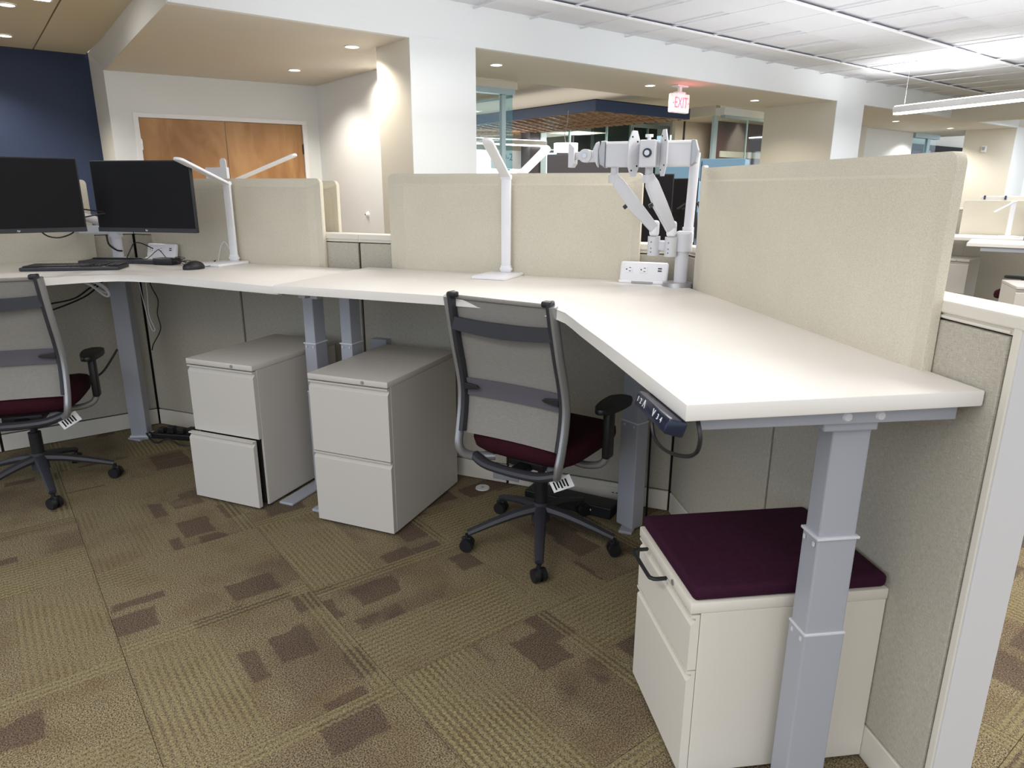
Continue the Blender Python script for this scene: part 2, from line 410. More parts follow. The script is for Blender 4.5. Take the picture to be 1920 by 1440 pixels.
# ================================================================== ROOM SHELL
def poly_struct(name, pts, mat, parent=None, thick=.02, nrm=None):
    bm = new(); vs = [bm.verts.new(p) for p in pts]; f = bm.faces.new(vs)
    if thick:
        f.normal_update(); n = f.normal.copy() if nrm is None else Vector(nrm)
        r = bmesh.ops.extrude_face_region(bm, geom=[f]); bmesh.ops.translate(bm, vec=n*thick, verts=[g for g in r['geom'] if isinstance(g, bmesh.types.BMVert)])
    return struct(name, bm, mat, parent)
def ubox(bm, u0, u1, v0, v1, z0, z1, bev=0): box(bm, u0, u1, v0, v1, z0, z1, bev, M=Matrix.Rotation(LA, 4, 'Z'))
ZS, ZC, VB = 2.56, 2.84, 3.234
# main ceiling slab + grid + tiles
bm = new(); ubox(bm, -4.5, 16, -8, VB+.02, ZC+.03, ZC+.1)
ceil = struct('ceiling', bm, 'tile_white')
bm = new()
vt = [2.68-1.17*k for k in range(-0, 6)]
for v in vt: ubox(bm, -2, 14.2, v-.017, v+.017, ZC-.001, ZC+.01)
obj('ceiling_grid', bm, 'tee_white', ceil)
bm = new()
for k in range(0, 27): ubox(bm, -1.77+.588*k-.0078, -1.77+.588*k+.0078, -4.6, VB, ZC+.001, ZC+.01)
obj('cross_grid', bm, 'tee_grey', ceil)
bm = new(); ubox(bm, 0.0, .574, 0, 1.14, ZC+.004, ZC+.02, bev=.003)
t0 = obj('ceiling_tile', bm, 'tile_white', ceil); first = True; n = 0
for k in range(-1, 24):
    for j in range(-1, 6):
        v0 = (2.68-1.17*(j+1))+.015 if j >= 0 else 2.695
        if j < 0 and v0 > VB: continue
        u0 = -1.77+.588*k+.007
        if first: o = t0; first = False
        else: o = bpy.data.objects.new('ceiling_tile', t0.data); COL.objects.link(o); o.parent = ceil
        o.location = UV(u0, v0)
        if j < 0: o.scale = (1, .46, 1)
        # scale acts along the tile's own v axis only when the tile is drawn in room axes
        if j < 0:
            me = t0.data.copy(); 
            for vv in me.vertices:
                q = vv.co; uu = q.dot(DL); v_ = q.dot(DP)*.46; vv.co = UV(uu, v_, q.z)
            o.data = me; o.scale = (1, 1, 1)
# fascia beam above the openings
bm = new(); ubox(bm, -1.149, 13.5, VB, VB+.05, ZS, ZC+.05)
wf = struct('wall_front', bm, 'paint_white')
bm = new(); ubox(bm, .563, 1.181, VB-.003, VB+.006, 0, ZS+.02); obj('column_face', bm, 'paint_white', wf)
bm = new(); ubox(bm, 6.94, 7.66, VB-.003, VB+.006, 0, ZS+.02); obj('column_face', bm, 'paint_white', wf)
bm = new(); ubox(bm, 13.45, 14.3, VB-.003, VB+.006, 0, ZS+.02); obj('column_face', bm, 'paint_white', wf)
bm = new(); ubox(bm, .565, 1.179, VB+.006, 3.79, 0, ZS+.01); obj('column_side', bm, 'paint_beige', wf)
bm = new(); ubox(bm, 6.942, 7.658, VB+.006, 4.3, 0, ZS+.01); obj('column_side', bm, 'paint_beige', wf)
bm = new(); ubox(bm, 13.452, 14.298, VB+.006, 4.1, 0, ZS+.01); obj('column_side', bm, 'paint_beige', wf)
# soffit
bm = new(); 
pts = [UV(-1.149, VB+.05), UV(15, VB+.05), UV(15, 5.15), UV(8.2, 5.15), UV(8.2, 4.52), UV(1.2, 4.52), UV(1.2, 6.3), UV(1.06, 6.35), UV(-1.03, 6.60)]
prism(bm, [(p.x, p.y) for p in pts], ZS+.0005, ZS+.25)
struct('ceiling_soffit', bm, 'paint_soffit')
# soffit side face (alcove side) + strip wall beside navy wall
poly_struct('wall_return', [UV(-1.149, 3.30, ZS-.001), UV(-1.02, 6.503, ZS-.001), UV(-1.02, 6.503, 0), UV(-1.06, 7.15, 0), UV(-1.06, 7.15, 2.8), UV(-1.149, 3.30, 2.8)], 'paint_beige', thick=.1, nrm=DL)
# navy wall
bm = new(); ubox(bm, -5.5, -1.06, 7.15, 7.25, 0, 2.82); struct('wall_left', bm, 'navy_paint')
# alcove ceiling planks
bm = new(); ubox(bm, -5.5, -1.1, 2.0, 7.3, 2.80, 2.86); al = struct('ceiling_alcove', bm, 'dark_gap')
bm = new(); ubox(bm, 0, .452, 0, 5.0, 0, .02); pl0 = obj('ceiling_plank', bm, 'alcove_plank', al); pl0.location = UV(-1.535, 2.25, 2.782)
for k in range(1, 7):
    o = bpy.data.objects.new('ceiling_plank', pl0.data); COL.objects.link(o); o.parent = al; o.location = UV(-1.535-.464*k, 2.25, 2.782)
# door wall (slightly turned)
A = UV(-1.02, 6.503); B = UV(1.065, 6.26); wdv = (B-A).normalized(); wang = math.atan2(wdv.y, wdv.x)
dw = bpy.data.objects.new('wall_back', None); COL.objects.link(dw); dw['kind'] = 'structure'; dw.location = A; dw.rotation_euler = (0, 0, wang)
WL = (B-A).length; ow = .205; dl0, dl1 = .235, .235+1.665   # door leaves span
def on_wall(u): return u
bm = new(); box(bm, -.02, .19, 0, .1, 0, ZS); box(bm, 1.945, WL+.02, 0, .1, 0, ZS); box(bm, .19, 1.945, 0, .1, 2.17, ZS); obj('wall_surface', bm, 'paint_white', dw)
dr = bpy.data.objects.new('door_1', None); COL.objects.link(dr); dr['kind'] = 'structure'; dr.location = A; dr.rotation_euler = (0, 0, wang)
bm = new(); box(bm, .185, .232, -.02, .1, 0, 2.135, .002); box(bm, 1.903, 1.95, -.02, .1, 0, 2.135, .002); box(bm, .185, 1.95, -.02, .1, 2.135, 2.18, .002); obj('door_frame', bm, 'white_plastic', dr)
for k in (0, 1):
    x0 = .236+k*.834; bm = new(); box(bm, x0, x0+.828, .012, .055, .01, 2.131, .002); leaf = obj('door_leaf', bm, 'door_wood', dr)
    hx = .232 if k == 0 else 1.903
    for z in (1.87, .25):
        bm = new(); cyl(bm, (hx, -.006, z-.055), (hx, -.006, z+.055), .008, seg=8); box(bm, hx-.012, hx+.012, -.001, .012, z-.05, z+.05); obj('hinge', bm, 'chrome' if k == 0 else 'charcoal_plastic', leaf)
bm = new(); cyl(bm, (.236+.828-.07, -.06, 1.0), (.236+.828-.07, .012, 1.0), .012); cyl(bm, (.236+.828-.19, -.06, 1.0), (.236+.828-.07, -.06, 1.0), .011); obj('door_handle', bm, 'chrome', dr, smooth=True)
# return wall right of the doors
bm = new(); ubox(bm, 1.06, 1.2, 3.80, 6.4, 0, ZS); struct('wall_side', bm, 'paint_white')
# small knob (door stop) on it
t = thing('door_stop', 'small round white stop fixed on the white wall left of the beige column', 'stop', UV(1.06, 5.1, 1.17), LA)
bm = new(); cyl(bm, (0, 0, 0), (-.012, 0, 0), .03, seg=20); cyl(bm, (-.012, 0, 0), (-.03, 0, 0), .018, .014, seg=16); obj('plate', bm, 'white_plastic', t, smooth=True)
bm = new(); cyl(bm, (-.03, 0, 0), (-.034, 0, 0), .008, seg=12); obj('rubber_tip', bm, 'charcoal_plastic', t)
# crossing beam on the right and the lower ceiling beyond
bm = new(); ubox(bm, 10.5, 10.9, -7, VB+.01, 2.50, ZC+.04); struct('wall_beam', bm, 'paint_beige')
# downlights in soffit
for k, (u, v) in enumerate(DOWN+[(-1.854, 5.106), (-1.806, 6.50)]):
    z = ZS if k < len(DOWN) else 2.78
    names = ['left one of the two over the alcove before the doors', 'farther one over the alcove before the doors', 'first one right of the white column', 'the one left of the exit sign', 'the one above the corner glass office', 'the one above the far white wall', 'rightmost one in the far soffit', 'nearer one in the ceiling before the navy wall', 'farther one in the ceiling before the navy wall']
    t = thing('downlight', 'round recessed downlight, '+names[k], 'downlight', UV(u, v, z), 0, 'recessed downlights')
    bm = new(); ring = [(.048, 0), (.062, 0), (.062, -.006), (.056, -.008), (.048, -.002)]
    vs = []
    for a in range(28):
        vs.append([bm.verts.new((r*cos(2*pi*a/28), r*sin(2*pi*a/28), zz)) for r, zz in ring])
    for a in range(28):
        for b in range(5): bm.faces.new((vs[a][b], vs[a][(b+1) % 5], vs[(a+1) % 28][(b+1) % 5], vs[(a+1) % 28][b]))
    obj('trim_ring', bm, 'white_plastic', t, smooth=True)
    bm = new(); cyl(bm, (0, 0, -.004), (0, 0, -.001), .05, seg=28); obj('lens', bm, 'lamp_white', t)
# alcove linear light
t = thing('ceiling_light', 'flush white linear ceiling light before the navy wall', 'light', UV(-1.74, 4.38, 2.78), LA)
bm = new(); box(bm, -.15, .15, -.62, .38, -.012, 0, .002); obj('light_frame', bm, 'white_plastic', t)
bm = new(); box(bm, -.13, .13, -.60, .36, -.016, -.012); obj('diffuser', bm, 'tube_glow', t)

# pendant linear fixtures
def pendant(label, p0, L, ang, z, mat='tube_glow'):
    t = thing('pendant_light', label, 'light', (p0.x, p0.y, z), ang)
    bm = new(); box(bm, -L, 0, -.045, .045, .012, .085, .003); obj('housing', bm, 'frame_metal', t)
    bm = new(); box(bm, -L+.01, -.01, -.04, .04, -.008, .012, .003); obj('lower_lens', bm, mat, t)
    bm = new(); box(bm, -L+.01, -.01, -.035, .035, .085, .094); obj('upper_lens', bm, mat, t)
    for k in range(3):
        x = -.12-(L-.24)*k/2; bm = new(); cyl(bm, (x, 0, .09), (x, 0, 2.84-z), .0025, seg=6); obj('cable', bm, 'silver', t)
    return t
e0 = UV(6.9, 2.45); e1 = UV(6.45, .95); d = (e0-e1); ang = math.atan2(d.y, d.x)
pendant('long white up and down pendant light hanging at the upper right', e0, 5.0, ang, 2.335)
l = area('pendant_uplight', (e0+e1)/2+Vector((0, 0, 2.46)), 1.6, .08, 30, (1, 1, 1), ang); l.rotation_euler = (pi, 0, ang)

pA, pB = UV(4.55, 8.3), UV(5.95, 8.2)
pendant('thin white linear light seen through the glass office corner', pA, 1.6, math.atan2((pA-pB).y, (pA-pB).x), 2.17)
# glass offices and background ----------------------------------------------------------
def ubx(name, mat, parent, *a, **k):
    bm = new(); ubox(bm, *a, **k); return obj(name, bm, mat, parent)
t = thing('glass_partition', 'glass office corner with pale header rail seen right of the white column', 'partition')
ubx('header', 'paint_beige', t, 1.2, 2.69, 4.60, 4.75, 2.49, 2.559)
ubx('top_rail', 'mullion', t, 1.2, 2.66, 4.60, 4.68, 2.43, 2.49)
ubx('mullion', 'mullion', t, 2.50, 2.555, 4.63, 4.68, 0, 2.43, bev=.003)
ubx('glass_pane', 'glass', t, 1.2, 2.50, 4.65, 4.66, 0, 2.43)
ubx('glass_pane', 'green_glass', t, 2.555, 2.66, 4.65, 4.66, 0, 2.43)
ubx('glass_edge', 'mullion', t, 2.655, 2.668, 4.65, 6.2, 2.41, 2.43)
ubx('glass_pane', 'glass', t, 2.66, 2.67, 4.66, 6.6, 0, 2.41)
# notice on the glass
t = thing('notice_sheet', 'pale blue paper notice behind the head of the right desk lamp', 'notice', UV(5.0, 8.6, 0), LA)
bm = new(); box(bm, .22, .95, -.005, .005, 1.78, 2.10, .01); obj('sheet', bm, 'paint_white', t)
text('lettering', '0-2', .17, 'grey_print', t, at(.60, -.008, 1.98) @ FACE)
bm = new(); box(bm, .5, .64, -.02, .0, 1.755, 1.775); obj('clip', bm, 'charcoal_plastic', t)
bm = new(); ubox(bm, 4.2, 6.9, 8.75, 8.8, .8, 2.10); w1 = struct('glow_panel', bm, 'window_and_panel_glow')  # added glowing panel standing in for a bright white area, not a known window
ubx('mullion', 'mullion', w1, 5.55, 5.60, 8.70, 8.76, .8, 2.10); ubx('mullion', 'mullion', w1, 6.3, 6.33, 8.70, 8.76, .8, 2.10)
# upper ceiling of the office zone
bm = new(); ubox(bm, 1.2, 12.5, 4.5, 14, 2.78, 2.83); struct('ceiling_office', bm, 'paint_soffit')
# soffit riser at its rear edge
bm = new(); ubox(bm, 1.2, 8.2, 4.50, 4.53, ZS, 2.8); struct('trim_1', bm, 'paint_soffit')
# hanging canopy with lattice
cn = thing('ceiling_canopy', 'navy framed hanging canopy filled with woven brown wooden slats', 'canopy')
u0, u1, v0, v1, zb, zt = 4.23, 6.10, 4.95, 12.5, 2.40, 2.53
ubx('frame_board', 'canopy_blue', cn, u0, u1, v0, v0+.04, zb, zt); ubx('frame_board', 'canopy_blue', cn, u0, u0+.04, v0+.04, v1, zb, zt)
ubx('frame_board', 'canopy_blue', cn, u1-.04, u1, v0+.04, v1, zb, zt); ubx('frame_board', 'canopy_blue', cn, u0+.04, u1-.04, v1-.04, v1, zb, zt)
ubx('top_board', 'matte_black', cn, u0, u1, v0, v1, zt, zt+.01)
def wavy(ph):
    bm = new(); n = 40; ps = []
    for k in range(n+1):
        x = u0+.04+(u1-u0-.08)*k/n; y = .048*sin(2*pi*k/n*5+ph)
        a = UV(x, y-.012); b = UV(x, y+.012)
        ps.append([bm.verts.new((a.x, a.y, 0)), bm.verts.new((b.x, b.y, 0)), bm.verts.new((b.x, b.y, .016)), bm.verts.new((a.x, a.y, .016))])
    for k in range(n):
        for j in range(4): bm.faces.new((ps[k][j], ps[k][(j+1) % 4], ps[k+1][(j+1) % 4], ps[k+1][j]))
    bm.faces.new(ps[0]); bm.faces.new(list(reversed(ps[-1]))); return bm
s0 = obj('lattice_slat', wavy(0), 'lattice_wood', cn); s1 = obj('lattice_slat', wavy(pi), 'lattice_wood', cn)
v = v0+.09; k = 0
while v < v1-.08:
    if k == 0: o = s0
    elif k == 1: o = s1
    else: o = bpy.data.objects.new('lattice_slat', (s0 if k % 2 == 0 else s1).data); COL.objects.link(o); o.parent = cn
    o.location = DP*v+Vector((0, 0, zb-.005)); v += .108; k += 1
# rear office walls
bm = new(); ubox(bm, -1, 16, 13.2, 13.3, 0, 2.8); struct('wall_far', bm, 'paint_beige')
bm = new(); ubox(bm, 8.13, 10.05, 9.0, 9.1, 0, 2.8); struct('wall_office', bm, 'dark_wall')
bm = new(); ubox(bm, 9.45, 10.76, 8.0, 8.08, 0, 2.78); struct('wall_cream', bm, 'paint_beige')
ubx('trim_2', 'dark_wall', None, 9.70, 9.73, 7.97, 8.0, 0, 2.78)['kind'] = 'structure'
ubx('trim_3', 'dark_wall', None, 10.72, 10.76, 7.97, 8.0, 0, 2.78)['kind'] = 'structure'
bm = new(); ubox(bm, 10.2, 14.5, 7.5, 7.6, 0, 2.8); struct('wall_maroon', bm, 'maroon_wall')
ubx('wall_rail', 'paint_beige', None, 10.3, 12.4, 7.46, 7.5, 2.08, 2.20)['kind'] = 'structure'
c = ubx('wall_pillar', 'dark_wall', None, 5.79, 6.03, 8.2, 8.45, 0, 2.8); c['kind'] = 'structure'
ubx('pillar_cladding', 'mullion', c, 6.03, 6.16, 8.18, 8.45, 0, 2.8)
t = thing('wall_board', 'dark mauve board on the cream wall behind the pendant lamp', 'board', UV(8.38, 9.88, 0), LA)
bm = new(); box(bm, 0, .45, 0, .03, 1.9, 2.57); obj('panel', bm, 'mesh_band', t); bm = new(); box(bm, .47, .62, 0, .03, 1.9, 2.57); obj('panel', bm, 'maroon_wall', t)
t = thing('glass_wall', 'far glazed wall with thin posts under the slatted canopy', 'partition')
for (a, b) in ((6.3, 7.1), (7.12, 8.1), (8.12, 8.78), (8.86, 9.3), (9.32, 9.98)): ubx('glass_pane', 'green_glass', t, a, b, 8.62, 8.63, 0, 2.68)
for a in (7.1, 8.1, 8.78, 8.84, 9.3, 9.98): ubx('mullion', 'mullion', t, a, a+.025, 8.60, 8.65, 0, 2.7)
ubx('top_rail', 'mullion', t, 8.8, 10.0, 8.60, 8.66, 2.66, 2.74)
# right hand glass office
t = thing('glass_office', 'corner glass office with pale frame left of the second beige column', 'partition')
ubx('header', 'paint_white', t, 6.42, 7.95, 4.60, 4.75, 2.46, 2.559)
ubx('top_rail', 'mullion', t, 6.45, 7.72, 4.60, 4.68, 2.42, 2.46)
ubx('side_header', 'paint_beige', t, 6.42, 6.52, 4.75, 7.4, 2.46, 2.6)
ubx('glass_edge', 'mullion', t, 6.25, 6.34, 4.63, 4.67, 0, 2.44)
for (a, b) in ((6.34, 6.62), (6.62, 7.06), (7.07, 7.66)): ubx('glass_pane', 'glass', t, a, b, 4.645, 4.655, 0, 2.42)
ubx('mullion', 'mullion', t, 7.055, 7.07, 4.64, 4.66, 0, 2.42); ubx('mullion', 'mullion', t, 7.66, 7.70, 4.62, 4.68, 0, 2.42)
ubx('end_wall', 'paint_white', t, 7.70, 7.95, 4.56, 4.80, 0, 2.559)
t = thing('ceiling_light', 'round white ceiling light inside the corner glass office', 'light', UV(8.5, 6.2, 2.74))
bm = new(); cyl(bm, (0, 0, .0), (0, 0, .04), .2, seg=28); obj('rim', bm, 'white_plastic', t); bm = new(); cyl(bm, (0, 0, -.02), (0, 0, 0), .19, seg=28); obj('diffuser', bm, 'tube_glow', t)
# exit sign
t = thing('exit_sign', 'white exit sign with red letters hanging under the soffit', 'sign', UV(4.22, 3.6, 2.27), LA)
bm = new(); box(bm, -.15, .15, -.03, .03, 0, .20, .012); obj('sign_body', bm, 'exit_glow', t, smooth=True)
text('lettering', 'EXIT', .155, 'exit_red', t, at(0, -.032, .10) @ FACE @ Matrix.Diagonal((.72, 1.05, 1, 1)))
for s in (-1, 1):
    bm = new(); x = .128*s; prism_xz(bm, [(x+.012*s, .10), (x-.006*s, .11), (x-.002*s, .10), (x-.006*s, .09)], -.034, -.03); obj('arrow', bm, 'exit_red', t)
bm = new(); box(bm, -.07, .07, -.035, .035, .20, .22, .004); box(bm, -.09, .09, -.05, .05, .27, .289, .004); box(bm, -.02, .02, -.015, .015, .2, .28); obj('mount', bm, 'white_plastic', t)
l = spot('exit_glow_light', UV(4.22, 3.55, 2.34), 2.2, (1, .1, .15), 150); l.rotation_euler = (pi, 0, 0)
# opening 3 far walls
bm = new(); ubox(bm, 11.15, 13.3, 5.0, 5.1, 0, ZS); struct('wall_right', bm, 'paint_white')
bm = new(); ubox(bm, 10.3, 11.15, 4.9, 5.1, 0, ZS); struct('wall_inner', bm, 'paint_soffit')
bm = new(); ubox(bm, 14.2, 17.5, 5.6, 5.7, 0, 2.42); d2 = struct('door_2', bm, 'dark_wood')
ubx('door_frame', 'dark_gap', d2, 14.2, 17.5, 5.5, 5.6, 2.30, 2.42); ubx('door_edge', 'mullion', d2, 15.35, 15.40, 5.5, 5.6, 0, 2.3)
ubx('door_handle', 'chrome', d2, 15.2, 15.26, 5.44, 5.48, .9, 1.5)
bm = new(); ubox(bm, 14.0, 17.6, 5.6, 5.7, 2.42, ZS+.2); struct('wall_above_door', bm, 'paint_beige')
t = thing('glass_door', 'pale framed glass door in the far opening above the felt screen', 'door')
ubx('top_rail', 'mullion', t, 13.3, 14.45, 4.95, 5.05, 2.47, 2.559); ubx('door_post', 'mullion', t, 13.95, 14.08, 4.98, 5.04, 0, 2.47)
ubx('glass_pane', 'green_glass', t, 13.3, 13.95, 5.0, 5.01, 0, 2.47); ubx('glass_pane', 'glass', t, 14.08, 14.42, 5.0, 5.01, 0, 2.47)
# thermostat on far column
t = thing('wall_strobe', 'small white alarm strobe high on the far right beige column', 'alarm', UV(13.45, 3.72, 2.2), LA)
bm = new(); box(bm, -.03, 0, -.04, .04, -.06, .06, .005); obj('plate', bm, 'white_plastic', t); bm = new(); box(bm, -.05, -.03, -.02, .02, -.02, .04, .004); obj('strobe_lens', bm, 'silver', t)
# far right window wall
bm = new(); ubox(bm, 16.5, 16.6, -5, 3.4, .9, 2.5); w3 = struct('window_2', bm, 'window_and_panel_glow')
for k in range(6): ubx('mullion', 'mullion', w3, 16.42, 16.5, 3.2-1.2*k, 3.28-1.2*k, .9, 2.5)
bm = new(); ubox(bm, 16.5, 16.6, -6, 3.4, 0, .9); ubox(bm, 16.5, 16.6, -6, 3.4, 2.5, 2.85); struct('wall_window', bm, 'paint_white')
ubx('window_sill', 'frame_metal', w3, 16.38, 16.5, -5, 3.4, .86, .9)

# ================================================================== CUBICLE PANELS
CAPZ = 1.222
def panel_module(label, x0, x1, loc, rz, ends=(0, 0), group='cubicle partition panels'):
    t = thing('partition_panel', label, 'partition', loc, rz, group)
    bm = new(); box(bm, x0+(.02 if ends[0] else 0), x1-(.02 if ends[1] else 0), .016, .078, .0, CAPZ-.04); obj('core_frame', bm, 'dark_gap', t)
    g = .0065
    a = x0+g+(.022 if ends[0] else 0); b = x1-g-(.026 if ends[1] else 0)
    bm = new(); box(bm, a, b, 0, .018, .106, 1.178, .004); obj('fabric_tile', bm, 'panel_fabric', t)
    bm = new(); box(bm, a, b, .076, .094, .106, 1.178, .004); obj('fabric_tile', bm, 'panel_fabric', t)
    bm = new(); box(bm, a, b, -.002, .016, .004, .100, .003); obj('base_raceway', bm, 'cream_metal', t)
    bm = new(); box(bm, a, b, .078, .096, .004, .100, .003); obj('base_raceway', bm, 'cream_metal', t)
    bm = new(); box(bm, a, b, -.001, .02, 1.184, 1.190, .001); box(bm, x0, x1, .004, .09, CAPZ-.04, CAPZ-.027); box(bm, x0, x1, -.004, .098, CAPZ-.027, CAPZ, .004); obj('top_cap', bm, 'cream_metal', t)
    if ends[1]:
        bm = new(); box(bm, x1-.024, x1-.005, -.003, .097, 0, CAPZ-.001, .003); et = obj('end_trim', bm, 'cream_metal', t); bm = new(); box(bm, x1-.006, x1, -.001, .095, 0, CAPZ-.003, .002); obj('end_plate', bm, 'frame_metal', et)
    if ends[0]:
        bm = new(); box(bm, x0, x0+.022, -.003, .097, 0, CAPZ-.001, .004); obj('end_trim', bm, 'frame_metal', t)
    return t
bx = [0, -.813, -1.631, -2.437, -3.203]
lb = ['beige fabric cubicle panel behind the right corner of the white desk', 'beige fabric cubicle panel behind the centre chair and second drawer pedestal', 'beige fabric cubicle panel behind the left drawer pedestal', 'beige fabric cubicle panel next to the left workstation corner']
for k in range(4): panel_module(lb[k], bx[k+1], bx[k], (0, 0, 0), 0)
panel_module('beige fabric cubicle panel of the right run, beside the corner seam', 0, .840, (0, 0, 0), RA)
panel_module('beige fabric cubicle panel ending in a tall pale trim at the far right', .840, 1.69, (0, 0, 0), RA, (0, 1))
panel_module('beige fabric cubicle panel of the left run, beside the left corner', -.815, 0, tuple(C0), LANG)
panel_module('beige fabric cubicle panel at the left edge behind the left chair', -1.65, -.815, tuple(C0), LANG)
for (p, rz, lab) in ((Vector((0, 0, 0)), 0, 'dark corner connector post at the right corner of the desk'), (C0, 0, 'dark corner connector post at the left workstation corner')):
    bm = new(); cyl(bm, (0, 0, .004), (0, 0, CAPZ-.003), .055, seg=12); o = obj('corner_post', bm, 'dark_gap'); o.location = p + (Vector((.5, .866, 0)) if p.x > -1 else Vector((-.5, .866, 0)))*.066; tag(o, lab, 'post')

def felt_screen(label, x0, x1, zt, loc, rz, y0=-.031, y1=-.003, zb=1.0, group='felt privacy screens', corners=(1, 1)):
    t = thing('privacy_screen', label, 'screen', loc, rz, group)
    bm = new(); pts = rrect(x0, x1, zb, zt, .022, (0, 0, corners[1], corners[0]), 5)
    prism_xz(bm, pts, y0+.003, y1, .0025); obj('felt_board', bm, 'screen_felt', t, smooth=True)
    # raised centre field with bevelled border
    bm = new(); i = .043
    e = .035; o_ = [(x0+e, zb+.003), (x1-e, zb+.003), (x1-e, zt-i), (x0+e, zt-i)]; j = i+.008; q = .085
    n_ = [(x0+q, zb+.004), (x1-q, zb+.004), (x1-q, zt-j), (x0+q, zt-j)]
    yo = y0+.0032; yi = y0-.004
    ov = [bm.verts.new((x, yo, z)) for x, z in o_]; nv = [bm.verts.new((x, yi, z)) for x, z in n_]; bv = [bm.verts.new((x, yo+.004, z)) for x, z in o_]
    bm.faces.new(nv); bm.faces.new(list(reversed(bv)))
    for k in range(4): bm.faces.new((ov[k], ov[(k+1) % 4], nv[(k+1) % 4], nv[k])); bm.faces.new((bv[k], bv[(k+1) % 4], ov[(k+1) % 4], ov[k]))
    obj('raised_field', bm, 'screen_felt', t)
    bm = new(); box(bm, x0+.02, x0+.05, y1-.001, y1+.02, 1.03, 1.2, .002); box(bm, x1-.05, x1-.02, y1-.001, y1+.02, 1.03, 1.2, .002); obj('bracket', bm, 'frame_metal', t)
    return t
felt_screen('wide beige felt screen behind the right desk lamp', -1.425, -.195, 1.512, (0, 0, 0), 0)
felt_screen('beige felt screen behind the left desk lamp', -3.03, -1.825, 1.492, (0, 0, 0), 0)
felt_screen('large beige felt screen along the right desk wing, nearest the camera', .165, 1.478, 1.525, (0, 0, 0), RA)
felt_screen('beige felt screen behind the leftmost monitor', -1.45, -.205, 1.485, tuple(C0), LANG)
felt_screen('beige felt screen on the far side, peeking out right of the left screen', -3.05, -1.835, 1.482, (0, 0, 0), 0, y0=.12, y1=.148)
bm = new(); box(bm, .135, .165, -.02, .0, 1.0, 1.535, .006); o = obj('screen_post', bm, 'frame_metal'); o.rotation_euler = (0, 0, RA); tag(o, 'pale metal post at the inner end of the large right felt screen', 'post')

# ================================================================== DESKS
ZD = 1.065
def telescopic_leg(name, parent, x, y, z_top, wx, wy, rz=0, zs=(.72, .48)):
    g = bpy.data.objects.new(name, None)
    M = at(x, y, 0) @ Matrix.Rotation(rz, 4, 'Z')
    bm = new(); box(bm, -wx/2+.006, wx/2-.006, -wy/2+.006, wy/2-.006, zs[0]-.02, z_top, .004, M=M)
    lg = obj(name, bm, 'leg_metal', parent)
    bm = new(); box(bm, -wx/2+.003, wx/2-.003, -wy/2+.003, wy/2-.003, zs[1]-.02, zs[0], .004, M=M); obj('leg_stage', bm, 'leg_metal', lg)
    bm = new(); box(bm, -wx/2, wx/2, -wy/2, wy/2, .012, zs[1], .004, M=M); obj('leg_stage', bm, 'leg_metal', lg)
    for z in zs:
        bm = new(); box(bm, -wx/2-.0005, wx/2+.0005, -wy/2-.0005, wy/2+.0005, z-.004, z+.002, .001, M=M); obj('collar', bm, 'arm_metal', lg)
        for dx in (-.25, .3):
            bm = new(); box(bm, dx*wx-.003, dx*wx+.003, -wy/2-.002, -wy/2+.001, z-.022, z-.012, M=M); obj('screw', bm, 'arm_metal', lg)
    return lg
def desk_top(parent, pts, zt, th):
    bm = new(); prism(bm, pts, zt-th, zt, bev=.0035); return obj('desktop', bm, 'laminate', parent, smooth=True)
desk = thing('standing_desk', 'large white corner standing desk in the right foreground', 'desk')
P = []
eb = RP(1.632, .006); ef = RP(1.652, .634)
P += [(-1.555, -.036), (-.155, -.036), tuple(RP(.155, .036)[:2]), tuple(eb[:2]), tuple(ef[:2])]
fr = [RP(1.4, .637), RP(1.1, .644), RP(.85, .652), Vector((-.185, -.985, 0)), Vector((-.235, -.905, 0)), Vector((-.285, -.845, 0)), Vector((-.345, -.80, 0)), Vector((-.42, -.772, 0)), Vector((-.51, -.758, 0)), Vector((-.62, -.748, 0)), Vector((-.80, -.742, 0)), Vector((-1.1, -.748, 0)), Vector((-1.530, -.762, 0))]
P += [(p.x, p.y) for p in fr]
desk_top(desk, P, ZD, .034)
# end cross rail and legs
bm = new(); box(bm, 1.565, 1.60, -.585, -.03, .994, 1.031, .002, M=Matrix.Rotation(RA, 4, 'Z')); obj('cross_rail', bm, 'leg_metal', desk)
bm = new(); box(bm, 1.50, 1.585, -.31, -.19, .972, .995, .004, M=Matrix.Rotation(RA, 4, 'Z')); obj('leg_bracket', bm, 'leg_metal', desk)
for y in (-.272, -.200):
    bm = new(); p = RP(1.60, -y, 1.009); q = RP(1.604, -y, 1.009); cyl(bm, p, q, .011, .008, seg=14); obj('bolt', bm, 'arm_metal', desk, smooth=True)
p = RP(1.538, .232); telescopic_leg('leg', desk, p.x, p.y, .975, .068, .098, RA)
p = RP(.33, .30); telescopic_leg('leg', desk, -.135+.0, -.215, 1.03, .095, .07, radians(-30), (.74, .50))
telescopic_leg('leg', desk, -1.495, -.30, 1.03, .07, .095, 0, (.74, .50))
bm = new(); box(bm, -.03, .03, -.33, .27, 0, .014, .004, M=at(*RP(1.538, .232)) @ Matrix.Rotation(RA, 4, 'Z')); obj('foot', bm, 'leg_metal', desk)
bm = new(); box(bm, -1.53, -1.46, -.64, -.08, 0, .014, .004); obj('foot', bm, 'leg_metal', desk)
bm = new(); box(bm, -.03, .03, -.08, .08, 0, .014, .004, M=at(-.135, -.215, 0)); obj('foot', bm, 'leg_metal', desk)
bm = new(); box(bm, -1.36, -.2, -.45, -.39, .995, 1.031, .003); obj('beam', bm, 'leg_metal', desk)
bm = new(); box(bm, .3, 1.5, -.27, -.21, .995, 1.031, .003, M=Matrix.Rotation(RA, 4, 'Z')); obj('beam', bm, 'leg_metal', desk)
